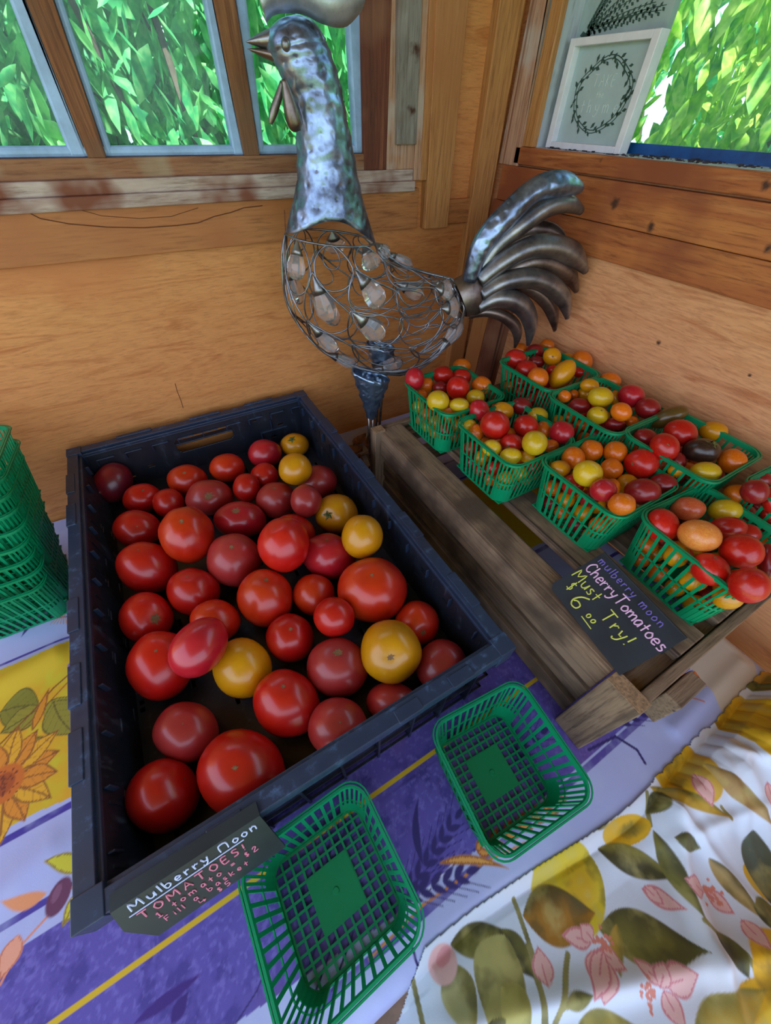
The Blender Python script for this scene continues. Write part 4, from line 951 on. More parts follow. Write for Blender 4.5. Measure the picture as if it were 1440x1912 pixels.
# x,y,rx,ry in a frame twice as fine whose corner is (720,600): colour, layer, angle, extras
CH = {
'b1': [(108,216,37,44,'crimson',1),(152,238,28,30,'orange',0),(215,200,40,33,'red',1),(285,207,35,30,'red',1),(270,247,44,44,'red',2),(205,248,30,24,'darkred',0),(196,297,43,41,'lemon',1),(275,313,38,28,'lemon',1),(337,283,34,30,'lemon',1),(358,240,38,35,'orange',1,0,'cal',(372,255)),(285,166,34,28,'orange',0),(135,275,24,20,'orange',0),(240,325,30,22,'orange',0)],
'b2': [(350,332,39,42,'crimson',2),(306,386,34,25,'lemon',0),(340,416,28,33,'orange',0),(410,387,56,54,'red',2),(437,335,42,34,'yellow',1),(405,315,28,22,'orange',0),(507,318,40,36,'darkred',1),(524,390,48,43,'red',2),(568,353,39,33,'lemon',1),(592,405,32,35,'orange',0),(658,416,48,45,'crimson',1),(557,455,49,48,'lemon',2),(470,456,43,38,'red',1,0,'cal',(455,470)),(397,473,37,33,'lemon',1),(467,503,42,32,'lemon',1),(617,465,32,25,'orange',0),(530,505,30,24,'yellow',0)],
'b3': [(700,510,45,42,'orange',1),(768,483,46,41,'orange',1),(858,489,46,43,'orange',2),(905,459,44,31,'orange',0),(650,551,42,33,'yellow',1),(754,568,58,50,'lemon',2),(843,551,44,39,'orange',1),(955,531,68,55,'red',2,0,'s',(922,532)),(812,630,54,43,'crimson',2),(850,618,30,32,'orange',1),(902,603,42,34,'yellow',0),(958,636,72,50,'darkred',2),(1036,609,56,41,'darkred',1),(882,683,54,42,'orange',2),(700,610,45,40,'red',0),(760,660,40,34,'darkred',0)],
'b4': [(1030,762,68,64,'red',2,25),(1130,700,68,46,'coral',1,5,'s',(1133,705)),(1268,706,68,44,'lemon',1),(1170,800,88,60,'peach',3,12),(1278,770,75,42,'red',1),(1345,795,60,40,'red',0),(1328,858,90,65,'red',3,5),(1210,925,80,62,'red',2,15,'s',(1232,882)),(1355,985,88,68,'red',3,5),(1430,900,45,72,'darkred',1),(1085,868,52,50,'yellow',0),(1280,1030,66,46,'yellow',0),(1150,965,60,45,'yellow',0)],
'bA': [(505,107,27,27,'orange',0),(485,142,43,38,'red',1),(560,112,35,28,'darkred',1),(603,90,28,23,'orange',1),(622,132,35,35,'yellow',2,0,'s',(625,132)),(680,137,26,20,'yellow',0),(733,150,41,42,'orange',1),(563,152,32,24,'darkred',0),(528,182,42,37,'red',1),(570,212,40,40,'orange',2),(660,198,66,38,'yellow',2,-48),(625,184,24,22,'red',0),(722,190,28,20,'red',0)],
'bB': [(668,280,26,24,'orange',1),(702,273,20,19,'orange',0),(762,240,36,26,'yellow',1),(742,270,28,22,'yellow',0),(838,223,42,33,'orange',1),(803,283,50,40,'lemon',2),(857,286,24,28,'yellow',0),(918,278,52,43,'crimson',1),(725,316,45,30,'darkred',0),(791,352,42,34,'lemon',1,0,'s',(807,333)),(880,338,41,37,'orange',2),(980,325,50,41,'darkred',1),(855,383,42,24,'darkred',0),(920,373,28,20,'orange',0)],
'bC': [(1056,358,80,34,'olive',2,-22),(968,436,50,36,'darkred',1),(1100,416,65,53,'red',2),(1040,471,60,54,'red',2,0,'s',(1054,463)),(1222,411,58,38,'yellow',1),(1180,482,74,46,'black',2,0,'cal',(1225,458)),(1295,523,58,47,'orange',1),(1193,563,64,39,'lemon',1),(1090,522,36,36,'darkred',0),(1085,556,34,26,'yellow',0)],
'bD': [(1310,649,55,41,'orange',1),(1378,636,58,46,'darkred',1),(1400,590,48,30,'darkred',0),(1440,668,40,52,'red',1),(1428,722,30,24,'red',0)],
}
BN = {'b1':'the basket by the rooster\'s legs','b2':'the basket with the big red one','b3':'the basket behind the slate sign','b4':'the frontmost filled basket','bA':'the basket below the rooster\'s tail','bB':'the middle basket by the wall','bC':'the basket with the purple-black tomato','bD':'the basket at the right edge'}
CN = {'red':'red','crimson':'crimson','darkred':'dark red','lemon':'lemon-yellow','yellow':'golden-yellow','orange':'orange','coral':'coral-orange','peach':'peach-streaked yellow','olive':'olive-green','black':'purple-black'}
ctr = 0
for key, L in CH.items():
    bo = baskets[key]; zr = bo.location.z+BH; items = []
    for q in L:
        it = dict(x=720+q[0]/2, y=600+q[1]/2, rx=q[2]/2, ry=q[3]/2, m=q[4], L=q[5], a=(q[6] if len(q)>6 else 0), z=zr-.016+.007*q[5])
        if len(q)>7: it[q[7]] = (720+q[8][0]/2, 600+q[8][1]/2)
        items.append(it)
    for it in items:     # keep every fruit between the basket's walls
        z0 = it['z']
        for kz in range(26):
            c,ax,r = ellip(it['x'],it['y'],it['rx'],it['ry'],it['a'],it['z']); lo = c-np.array(bo.location); cr, srr = math.cos(bo.rotation_euler.z), math.sin(bo.rotation_euler.z)
            lx, ly = lo[0]*cr+lo[1]*srr, -lo[0]*srr+lo[1]*cr; hs = bsize(min(BH,max(0,lo[2])))/2-r.mean()*.86-.001
            if -lx < hs or lo[2] < r.mean(): 
                break
            it['z'] -= .003
    settle(items, 0)
    xm = [min(i_['x'] for i_ in items),max(i_['x'] for i_ in items)]; ym = [min(i_['y'] for i_ in items),max(i_['y'] for i_ in items)]
    labs = []
    for it in items:
        u = (it['x']-xm[0])/(xm[1]-xm[0]); v = (it['y']-ym[0])/(ym[1]-ym[0])
        pos = ('back','middle','front')[min(2,int(v*3))]+' '+('left','centre','right')[min(2,int(u*3))]
        pos = {'middle centre':'centre','middle left':'left side','middle right':'right side'}.get(pos,pos)
        size = 'big ' if it['r'].mean()>.0175 else 'small ' if it['r'].mean()<.0105 else ''
        shp = 'oblong ' if max(it['rx'],it['ry'])/min(it['rx'],it['ry'])>1.55 else ''
        ext = ' with a dried calyx' if it.get('cal') else ' with stem scar' if it.get('s') else ''
        labs.append(size+shp+CN[it['m']]+' tomato'+ext+', '+pos+' of '+BN[key])
    for i_, it in enumerate(items):
        lb = labs[i_]; same = [k for k in range(len(labs)) if labs[k]==lb]
        if len(same)>1:
            rk = sorted(same, key=lambda k: items[k]['x']).index(i_); lb = ('leftmost ','right one of the like: ' if len(same)==2 else 'middle ','rightmost ')[rk] + lb if rk else 'leftmost '+lb
            lb = lb.replace('right one of the like: ','rightmost ')
        cherry(it, lb, 'cherry tomatoes in the baskets', ctr); ctr += 1
    # the fruit underneath, seen through the lattice
    g = random.Random(hash(key)%97 if False else sum(map(ord,key)))
    base = bo.location; pal = {'b1':['lemon','orange','yellow','lemon','red'],'b2':['lemon','orange','darkred','yellow','red'],'b3':['yellow','orange','darkred','orange'],'b4':['darkred','yellow','yellow','orange','red'],'bA':['darkred','orange','red'],'bB':['red','darkred','orange','yellow'],'bC':['darkred','orange','red'],'bD':['red','darkred','orange']}[key]
    for lev in range(2):
        for a in range(4):
            for b in range(4):
                if lev==0 and (key[1] in 'ABCD' and a!=0 or key[1] in '1234' and (a in (1,2) and b in (1,2))): continue
                if lev==0 and key[1] in 'ABCD' and b%2: continue
                sp = .0255 if lev==0 else .0285; r_ = g.uniform(.0112,.0128)
                lx = (a-1.5)*sp+g.uniform(-.001,.001); ly = (b-1.5)*sp+g.uniform(-.001,.001); lz = .0145+lev*.0265
                cr, srr = math.cos(bo.rotation_euler.z), math.sin(bo.rotation_euler.z)
                c_ = np.array([base.x+lx*cr-ly*srr, base.y+lx*srr+ly*cr, base.z+lz])
                if any(np.linalg.norm(c_-it['c']) < it['r'].min()+r_*.9 for it in items): continue
                it2 = dict(m=g.choice(pal), c=c_, ax=np.eye(3), r=np.array([r_,r_*g.uniform(.94,1.05),r_]))
                cherry(it2, 'small '+CN[it2['m']]+' tomato deep inside '+BN[key], 'tomatoes low inside '+BN[key], ctr); ctr += 1
print('cherries', ctr)
# ================================================================== ROOSTER SCULPTURE
RO = np.array([.315,.594,0.0]); E1 = np.array([1,-.3125,0]); E1 /= np.linalg.norm(E1); E2 = np.array([-.3125,-1,0]); E2 /= np.linalg.norm(E2); E3 = np.array([0,0,1.])
def RP(x, y, off=0):      # sight point on the sculpture's own upright mid-plane (pushed off towards its near side)
    d = ray(x,y); o_ = RO+E2*off; t = ((o_-CAM)@E2)/(d@E2); q = CAM+d*t-RO; return np.array([q@E1, q@E3])
def W3(s, n=0): return RO+E1*s[0]+E3*s[1]+E2*n
rooster = thing('rooster_sculpture', 'tall metal rooster sculpture with a wire body holding clear crystals, standing in the corner', 'sculpture', tuple(RO))
def rpart(mb, name, mat, smooth=True, par=None):
    o = mb.obj(name, mat, None, smooth); keep(o, rooster)
    if par is not None: o.parent = par; o.matrix_parent_inverse = Matrix.Identity(4)
    return o
def cat(P, u):            # smooth interpolation through control rows
    P = np.asarray(P,float); n_ = len(P)-1; x = min(max(u,0),1)*n_; i = min(int(x),n_-1); t = x-i
    p0,p1,p2,p3 = P[max(i-1,0)],P[i],P[i+1],P[min(i+2,n_)]
    return .5*((2*p1)+(-p0+p2)*t+(2*p0-5*p1+4*p2-p3)*t*t+(-p0+3*p1-3*p2+p3)*t**3)
# neck and head
neck_rows = [((535,434),(698,449),.050),((545,392),(681,392),.043),((556,345),(668,340),.038),((557,300),(659,290),.034),((555,250),(649,240),.032),((546,190),(639,190),.031),((532,152),(631,150),.031),((517,120),(619,112),.031),((502,98),(607,80),.030),((498,80),(597,60),.028),((503,60),(582,42),.023),((520,42),(560,32),.013)]
NK = [np.concatenate([RP(*a),RP(*b),[t]]) for a,b,t in neck_rows]
def nk(u, v):
    r = cat(NK,u); c = (r[:2]+r[2:4])/2; h = (r[2:4]-r[:2])/2; return W3(c+h*math.cos(v), r[4]*math.sin(v))
def hem(v): return .075*max(0,math.sin(v))**2+.05*max(0,-math.sin(v))**2
mb = MB(); rows = []
for i in range(61):
    row = []
    for j in range(48):
        v = 2*math.pi*j/48; u = hem(v)+(1-hem(v))*i/60
        p_ = nk(u,v)
        if 6<i<46:   # hammered dents
            q_ = nk(u,v+.01)-nk(u,v-.01); p_ = p_+ (E2*math.sin(v)+E1*math.cos(v))*.0011*math.sin(i*1.25+(j%4)*1.5)*math.sin(j*1.55)
        row.append(p_)
    rows.append(row)
c_ = np.mean(rows[-1],0); rows.append([c_]*48); mb.grid(np.array(rows), wrapv=True)
neck = rpart(mb,'neck',HAMMER); m_ = neck.modifiers.new('sheet','SOLIDIFY'); m_.thickness = .0016; m_.offset = -1
# comb
def sheet(name, top, bot, noff, mat, bulge=.008, n_=28, thick=.0015, par=None, scallop=0):
    T1 = [np.append(RP(*q),k) for q,k in zip(top,noff)]; B1 = [np.append(RP(*q),k) for q,k in zip(bot,noff)]; A_ = []
    for j in range(9):
        w_ = j/8; row = []
        for i in range(n_):
            u = i/(n_-1); a = cat(T1,u); b = cat(B1,u); q = a*(1-w_)+b*w_; row.append(W3(q[:2]+np.array([0,scallop*abs(math.sin(u*9))*(1-w_)]), q[2]+bulge*math.sin(math.pi*w_)))
        A_.append(row)
    mb = MB(); mb.grid(np.array(A_)); o = rpart(mb,name,mat,True,par); m_ = o.modifiers.new('sheet','SOLIDIFY'); m_.thickness = thick; return o
sheet('comb', [(478,-20),(500,-42),(530,-30),(560,-52),(600,-34),(640,-50),(682,-15)], [(496,42),(510,30),(535,26),(565,30),(600,47),(640,52),(672,20)], [.010,.014,.016,.018,.018,.014,.006], COMB, .012, scallop=.006)
def cone(name, base, tip, mat, n_=14, hollow=False):
    (a,b,t) = base; A1,B1,T1 = RP(*a),RP(*b),RP(*tip); c = (A1+B1)/2; h = (B1-A1)/2; rows = []
    for i in range(7):
        w_ = i/6; k = (1-w_)**.85
        rows.append([W3(c*(1-w_)+T1*w_+h*math.cos(2*math.pi*j/n_)*k, t*k*math.sin(2*math.pi*j/n_)) for j in range(n_)])
    mb = MB(); mb.grid(np.array(rows), wrapv=True); return rpart(mb,name,mat)
cone('upper_beak', ((503,52),(512,98),.016), (458,78), STEEL); cone('lower_beak', ((512,90),(520,122),.013), (461,91), BRONZE)
for s_ in (1,-1):
    c = W3(RP(532,88), s_*.0285); mb = MB(); D = sphere_dirs(8,12)*.0055; mb.grid((D+c).reshape(9,12,3), wrapv=True, flip=True); rpart(mb,'eye',STEEL)
# wattles
def wattle(pts, n0, wd):
    P = [np.append(RP(*q),[w_]) for q,w_ in zip(pts,wd)]; A_ = []
    for i in range(16):
        q = cat(P,i/15); q2 = cat(P,min(1,i/15+.02)); d = q2[:2]-q[:2]; d = d/(np.linalg.norm(d)+1e-9) if np.linalg.norm(d)>1e-9 else np.array([0,-1.]); nn_ = np.array([-d[1],d[0]])
        A_.append([W3(q[:2]+nn_*q[2]*c, n0+.006*(1-c*c)*(q[2]/.008)) for c in (-1,-.6,-.2,.2,.6,1)])
    mb = MB(); mb.grid(np.array(A_)); o = rpart(mb,'wattle',BRONZE); m_ = o.modifiers.new('sheet','SOLIDIFY'); m_.thickness = .0012
wattle([(528,150),(536,180),(544,212),(550,232),(554,241)], .030, [.002,.006,.009,.008,.002])
wattle([(529,152),(522,178),(513,205),(508,222),(506,232)], -.022, [.002,.0035,.004,.003,.001])
# wire body
body_rows = [((534,436),(698,451),.052),((527,482),(714,468),.066),((534,560),(745,492),.076),((562,612),(787,507),.078),((604,655),(818,515),.074),((676,690),(836,519),.066),((756,694),(846,523),.056),((822,650),(850,535),.044),((862,588),(853,548),.026)]
BD = [np.concatenate([RP(*a),RP(*b),[t]]) for a,b,t in body_rows]
def bd_(u, v, k=1.0):
    r = cat(BD,u); c = (r[:2]+r[2:4])/2; h = (r[2:4]-r[:2])/2; return W3(c+h*math.cos(v)*k, r[4]*math.sin(v)*k)
cage = MB()
for v in (0, math.pi): cage.tube([bd_(i/40,v) for i in range(41)], .0022, 6)
cage.tube([bd_(.0,2*math.pi*j/40) for j in range(40)], .0015, 5, True); cage.tube([bd_(1.,2*math.pi*j/24) for j in range(24)], .0016, 5, True)
def teardrop(u0, v0, du, dv, k=1.0, rr=.00125, mbx=None):
    pts = []
    for i in range(26):
        t = 2*math.pi*i/26; x = (1-math.cos(t))/2; y = math.sin(t)*math.sin(t/2)**1.0
        pts.append(bd_(u0+du*x, v0+dv*y, k))
    (mbx or cage).tube(pts, rr, 5, True)
nrow, ncol = 6, 8; cry = []
g = random.Random(4)
for r_ in range(nrow):
    for c_ in range(ncol):
        v0 = 2*math.pi*(c_+.5*(r_%2)+.15)/ncol; u0 = -.02+r_*.165; du = .25 if r_ else .235
        if u0+du>1.0: du = 1.0-u0
        teardrop(u0, v0, du, .46)
        if r_ >= 5 and c_%2: continue
        near = math.sin(v0) > -.2
        if (r_*2+c_) % 3 == 0 or (near and (r_*3+c_)%4==1) : cry.append((u0,v0,du))
        else: teardrop(u0+.012, v0, du*.62, .21, .995, .0010)
rpart(cage,'wire_cage',WIRE)
for (u0,v0,du) in cry:
    a = bd_(u0+.012,v0); b = bd_(u0+du*.80,v0); ax_ = b-a; L = np.linalg.norm(ax_); L2 = min(L*1.05,.066); ax_ /= L
    r = cat(BD,u0+du*.5); nv = (E2*math.sin(v0)+ (E1*(r[2]-r[0])+E3*(r[3]-r[1]))/np.linalg.norm(r[2:4]-r[:2])*math.cos(v0)); nv -= ax_*(nv@ax_); nv /= np.linalg.norm(nv); sd2 = np.cross(ax_,nv)
    prof = [(.34,.0078),(.45,.0108),(.60,.0135),(.76,.0138),(.90,.0100),(.98,.0045),(1.0,.0008)]
    rows = [[a+ax_*L2*t+(sd2*math.cos(q*math.pi/4+.2)+nv*math.sin(q*math.pi/4+.2)*.62)*w_*1.28 for q in range(8)] for t,w_ in prof]
    mb = MB(); mb.grid(np.array(rows), wrapv=True, flip=True); n0_ = len(mb.v)-8*len(prof); mb.f.append(tuple(range(8))); mb.mi.append(0)
    cr = rpart(mb,'crystal',CRYSTAL,False)
    rows = [[a+ax_*L2*t+(sd2*math.cos(q*math.pi/6)+nv*math.sin(q*math.pi/6)*.66)*w_*1.28 for q in range(12)] for t,w_ in ((0,.0006),(.12,.0032),(.25,.0062),(.37,.0089),(.36,.0080))]
    mb = MB(); mb.grid(np.array(rows), wrapv=True, flip=True); cp = mb.obj('metal_cap', STEEL, None, True); cp.parent = cr
# tail: socket and feathers
sock = [((846,524),(868,590),.026),((868,512),(890,588),.028),((884,500),(905,575),.024),((900,500),(915,560),.012)]
SK = [np.concatenate([RP(*a),RP(*b),[t]]) for a,b,t in sock]; rows = []
for i in range(12):
    r = cat(SK,i/11); c = (r[:2]+r[2:4])/2; h = (r[2:4]-r[:2])/2; rows.append([W3(c+h*math.cos(2*math.pi*j/20), r[4]*math.sin(2*math.pi*j/20)) for j in range(20)])
mb = MB(); mb.grid(np.array(rows), wrapv=True); rpart(mb,'tail_socket',BRONZE)
def feather(pts, wpx, n0, mat, bul=1.0):
    P = [np.concatenate([RP(*q),[w_*.00088]]) for q,w_ in zip(pts,wpx)]; A_ = []; N_ = 30
    for i in range(N_):
        u = i/(N_-1); q = cat(P,u); qa = cat(P,max(0,u-.02)); qb = cat(P,min(1,u+.02)); d = qb[:2]-qa[:2]; d /= np.linalg.norm(d)+1e-9; nn_ = np.array([-d[1],d[0]]); w_ = max(q[2],.0006)
        A_.append([W3(q[:2]+nn_*w_*c, n0+bul*w_*.9*(1-c*c)+.004*math.sin(u*3)+ (.0015*math.cos(c*7) if 0 else 0)) for c in np.linspace(-1,1,11)])
    mb = MB(); mb.grid(np.array(A_)); o = rpart(mb,'tail_feather',mat); m_ = o.modifiers.new('sheet','SOLIDIFY'); m_.thickness = .0014; return o
feather([(872,520),(893,455),(938,400),(990,352),(1040,342),(1077,350)], [14,20,21,18,17,6], .012, HAMMER)
feather([(885,515),(925,455),(975,412),(1020,382),(1055,378),(1082,393)], [10,14,17,16,13,5], .006, STEEL)
feather([(905,520),(945,462),(990,432),(1030,430),(1055,442),(1066,460)], [8,12,14,12,8,3], -.016, BRONZE, -.6)
feather([(888,520),(925,487),(975,458),(1025,455),(1062,472),(1084,502)], [14,17,18,18,17,5], .016, STEEL)
feather([(905,530),(945,505),(990,486),(1030,492),(1060,512),(1074,542)], [8,13,17,17,14,4], .004, BRONZE)
feather([(890,545),(930,520),(975,512),(1015,524),(1042,552),(1050,587)], [14,17,17,17,15,4], .018, STEEL)
feather([(920,540),(960,528),(995,540),(1018,562),(1030,588),(1034,615)], [6,10,13,13,11,3], .004, BRONZE)
feather([(960,500),(990,498),(1015,508),(1032,526)], [5,8,8,3], -.012, BRONZE, -.5)
feather([(885,568),(915,550),(948,552),(972,572),(982,602),(978,637)], [12,17,18,17,14,3], .018, STEEL)
feather([(872,584),(905,578),(935,586),(955,602),(962,622),(958,645)], [8,9,10,11,9,2], .008, BRONZE)
# legs
def leg(top, tip, off, foot, toes):
    a,b,t = top; A1,B1,T1 = RP(*a),RP(*b),RP(*tip); c = (A1+B1)/2; h = (B1-A1)/2; rows = []
    for i in range(22):
        w_ = i/21; k = 1-w_*.86
        row = []
        for j in range(32):
            v = 2*math.pi*j/32; q = W3(c*(1-w_)+T1*w_+h*math.cos(v)*k, off+t*k*math.sin(v)); row.append(q+(E2*math.sin(v)+E1*math.cos(v))*.0034*max(0,math.sin(i*1.35+(j//4%2)*3.14)*math.cos(j*1.57)))
        rows.append(row)
    mb = MB(); mb.grid(np.array(rows), wrapv=True); th_ = rpart(mb,'thigh',HAMMER2); m_ = th_.modifiers.new('sheet','SOLIDIFY'); m_.thickness = .0014
    T3 = W3(T1,off); f3 = np.array(foot); mb = MB()
    for dx in (-.0045,.0045):
        mb.tube([T3+E1*dx+E3*.02, T3*.6+f3*.4+E1*dx*.9, T3*.25+f3*.75+E1*dx, f3+E1*dx*.3+E3*.012, f3+E3*.003], .0030, 7)
    for tx,ty in toes: mb.tube([f3+E3*.006, f3+np.array([tx*.5,ty*.5,.009]), f3+np.array([tx,ty,.0035])], [.0034,.0030,.0018], 7)
    rpart(mb,'leg',BRONZE)
f1 = onz(690,866,.004); leg(((654,684),(724,700),.028), (690,775), .016, (f1[0],f1[1]-.012,.0012), ((-.055,-.02),(-.03,-.05),(.012,-.03),(.012,.05)))
leg(((690,655),(745,662),.024), (718,735), -.034, (.352,.628,.0012), ((-.05,.0),(-.02,-.05),(.025,.04)))
for o in rooster.children: pass

# ================================================================== HANDWRITING
GL = {
'M':(.9,[[(0,0),(.1,1),(.42,.35),(.75,1),(.85,0)]]),'u':(.55,[[(0,.6),(.05,.1),(.3,.02),(.45,.3),(.48,.6),(.5,.0)]]),'l':(.2,[[(.05,1),(.08,0)]]),
'b':(.5,[[(0,1),(.04,0),(.3,.02),(.42,.25),(.3,.5),(.05,.42)]]),'e':(.5,[[(.05,.3),(.4,.34),(.36,.55),(.16,.58),(.03,.3),(.15,.02),(.42,.08)]]),'r':(.42,[[(0,.6),(.04,0)],[(.04,.38),(.2,.58),(.38,.52)]]),
'y':(.5,[[(0,.6),(.1,.2),(.32,.22)],[(.45,.6),(.3,-.1),(.05,-.32),(-.05,-.2)]]),'n':(.5,[[(0,.6),(.03,0)],[(.03,.4),(.25,.6),(.4,.42),(.42,0)]]),'o':(.5,[[(.22,.58),(.03,.35),(.1,.04),(.35,.06),(.44,.35),(.22,.58)]]),
'N':(.75,[[(0,0),(.06,.8),(.6,.85),(.62,0)]]),'T':(.75,[[(0,1),(.72,1)],[(.36,1),(.34,0)]]),'O':(.7,[[(.32,.98),(.04,.55),(.2,.04),(.52,.1),(.62,.6),(.32,.98)]]),'A':(.7,[[(0,0),(.3,1),(.6,0)],[(.1,.4),(.5,.4)]]),
'E':(.6,[[(.5,.98),(.05,.95),(.03,0),(.5,.02)],[(.04,.5),(.4,.52)]]),'S':(.6,[[(.5,.9),(.2,1),(.08,.75),(.42,.42),(.38,.08),(.02,.04)]]),'!':(.3,[[(.12,1),(.08,.35)],[(.06,.08),(.1,.02)]]),
'1':(.45,[[(.05,.7),(.2,1),(.2,0)],[(0,-.05),(.42,-.05)]]),'t':(.45,[[(.2,.9),(.2,0)],[(0,.52),(.42,.56)]]),'m':(.75,[[(0,.6),(.03,0)],[(.03,.4),(.2,.6),(.33,.4),(.34,0)],[(.34,.4),(.52,.6),(.65,.4),(.66,0)]]),
'a':(.52,[[(.4,.5),(.2,.6),(.03,.3),(.14,.02),(.36,.2),(.4,.55),(.44,0)]]),'=':(.5,[[(0,.55),(.42,.6)],[(0,.3),(.42,.35)]]),'$':(.5,[[(.4,.8),(.15,.85),(.08,.6),(.36,.42),(.3,.15),(.02,.18)],[(.2,1),(.22,0)]]),
'2':(.65,[[(.05,.75),(.25,1),(.45,.8),(.05,.02),(.6,.08)]]),'F':(.55,[[(.04,0),(.03,.98),(.5,1)],[(.03,.5),(.36,.52)]]),'i':(.22,[[(.06,.58),(.07,0)],[(.06,.8),(.08,.84)]]),'k':(.5,[[(0,1),(.02,0)],[(.4,.6),(.03,.3),(.42,0)]]),
's':(.45,[[(.36,.56),(.1,.58),(.08,.38),(.34,.24),(.28,.02),(.02,.04)]]),'5':(.55,[[(.5,1),(.1,1),(.08,.6),(.4,.55),(.42,.15),(.02,.05)]]),'>':(.8,[[(.1,1),(.08,.5),(.7,.5)],[(.5,.7),(.72,.5),(.5,.3)]]),'C':(.65,[[(.55,.85),(.3,1),(.04,.6),(.1,.15),(.35,0),(.56,.18)]]),
'h':(.5,[[(0,1),(.03,0)],[(.03,.38),(.24,.58),(.38,.4),(.4,0)]]),'6':(.75,[[(.5,1),(.15,.75),(.03,.3),(.2,.0),(.5,.06),(.52,.35),(.25,.42),(.1,.25)]]),'.':(.25,[[(.08,.04),(.12,0)]]),'0':(.5,[[(.2,.5),(.04,.3),(.12,.04),(.34,.08),(.38,.36),(.2,.5)]]),
'K':(.6,[[(.03,1),(.03,0)],[(.5,1),(.05,.45),(.52,0)]]),' ':(.4,[]),
}
def write(txt, o, ux, uy, size, r, mb, sp=1.0, seed=0, slant=0):
    """write single strokes on a plane: o start, ux text direction, uy up (unit vectors)"""
    g = random.Random(seed); x = 0; nrm = np.cross(ux,uy)
    for ch in txt:
        w_, st = GL[ch]
        for pl in st:
            pts = [np.array(o)+ux*(x+(p[0]+slant*p[1]+g.uniform(-.015,.015))*size)+uy*((p[1]+g.uniform(-.02,.02))*size)+nrm*.0004 for p in pl]
            if len(pts)>3:
                P = np.array(pts); pts = [cat(P,i/(3*(len(P)-1))) for i in range(3*(len(P)-1)+1)]
            mb.tube(pts, r, 5)
        x += (w_+.12)*size*sp
    return x
def plate(mb, P, th_):    # quad sheet with thickness: four corners
    P = [np.array(p) for p in P]; n_ = np.cross(P[1]-P[0],P[3]-P[0]); n_ /= np.linalg.norm(n_)
    mb.hexa([p-n_*th_ for p in P]+list(P))
# ------------------------------------------------ sign hung over the black crate's rim
s1 = thing('chalk_price_sign', 'dark chalk sign hung over the black crate\'s rim reading TOMATOES! in pink', 'sign', (-.14,.05,BZ+.0015))
xa, xb = -.2035,-.0860
A0 = np.array([xa,.0640,BZ+.0030]); A1 = np.array([xb,.0640,BZ+.0030]); M0 = np.array([xa,.0525,BZ+.0028]); M1 = np.array([xb,.0525,BZ+.0028])
bl = onz(297,1750,.098); br = onz(533,1579,.098)
B0 = np.array([xa+.012, .0235,.0990]); B1 = np.array([xb+.004,.0235,.0990])
B0 = np.array([bl[0],.5*(bl[1]+br[1]),.098]); B1 = np.array([br[0],.5*(bl[1]+br[1]),.098])
B00 = M0*.52+B0*.48+np.array([-.012*0,0,0]); B00[0] = xa-.004
mb = MB(); plate(mb,[A0,M0,M1,A1],.0016); 
nS = np.cross(B0-M0,M1-M0); nS /= np.linalg.norm(nS)
mb.add([M0,B00,B0,B1,M1]+[p-nS*.0016 for p in (M0,B00,B0,B1,M1)], [(0,1,2,3,4),(9,8,7,6,5),(0,5,6,1),(1,6,7,2),(2,7,8,3),(3,8,9,4),(4,9,5,0)])
board = keep(mb.obj('board', CHALKG), s1)
ux = (M1-M0)/np.linalg.norm(M1-M0); dn = (B1-M1); dn -= ux*(dn@ux); Ls = np.linalg.norm(dn); dn /= Ls; uy = -dn
if (np.cross(ux,uy)@nS) < 0: pass
def ln(txt, fx, fy, size, ink, name, r=.00055, sp=1, seed=0, extra=None, slant=0):
    mb = MB(); o = M0+ux*fx+dn*fy; write(txt, o, ux, uy, size, r, mb, sp, seed, slant)
    if extra:
        for e_ in extra: mb.tube([M0+ux*p[0]+dn*p[1]+np.cross(ux,uy)*.0005 for p in e_], r*.8, 5)
    return keep(mb.obj('handwriting', ink), s1)
k = Ls/.062
ln('Mulberry Noon'.replace('N','N'), .010, .012*k, .0104, INK['lav'], '', .0007, 1.22, 1, [[(.006,.0165*k),(.098,.0150*k)]])
ln('TOMATOES!', .010, .0285*k, .0098, INK['pink'], '', .0007, 1.28, 2)
ln('1 tomato = $2', .018, .0392*k, .0076, INK['pink'], '', .00055, 1.46, 3)
ln('Fill a basket', .020, .0495*k, .0072, INK['pink'], '', .0005, 1.46, 4)
ln('> $5', .044, .0595*k, .0074, INK['pink'], '', .00055, 1.5, 5)
# ------------------------------------------------ sign leaning on the wooden crate
s2 = thing('chalk_price_sign', 'slate chalk sign reading Cherry Tomatoes Must Try! leaning on the wooden crate\'s baskets', 'sign', (.33,.03,wt))
P_tl = onz(1118,1020,.206); P_tr = onz(1282,1190,.206); P_br = onz(1160,1262,.166); P_bl = onz(1035,1105,.166)
c_ = (P_tl+P_tr+P_br+P_bl)/4; ux2 = ((P_tr-P_tl)+(P_br-P_bl)); ux2 /= np.linalg.norm(ux2); up2 = (P_tl-P_bl)+(P_tr-P_br); up2 -= ux2*(up2@ux2); up2 /= np.linalg.norm(up2)
Wd = (np.linalg.norm(P_tr-P_tl)+np.linalg.norm(P_br-P_bl))/2; Hd = (np.linalg.norm(P_tl-P_bl)+np.linalg.norm(P_tr-P_br))/2
q = lambda a,b,n=0: c_+ux2*(a-.5)*Wd+up2*(b-.5)*Hd+np.cross(ux2,up2)*n
mb = MB(); cut = .07
F_ = [q(0,1),q(0,cut),q(.045,0),q(1,0),q(1,1)]; nn2 = np.cross(ux2,up2)
mb.add(F_+[p-nn2*.0018 for p in F_], [(0,1,2,3,4),(9,8,7,6,5),(0,5,6,1),(1,6,7,2),(2,7,8,3),(3,8,9,4),(4,9,5,0)])
bk_ = [q(0,1),q(1,1),q(1,.80)+np.array([.006,0,-.030]),q(0,.80)+np.array([.006,0,-.030])]
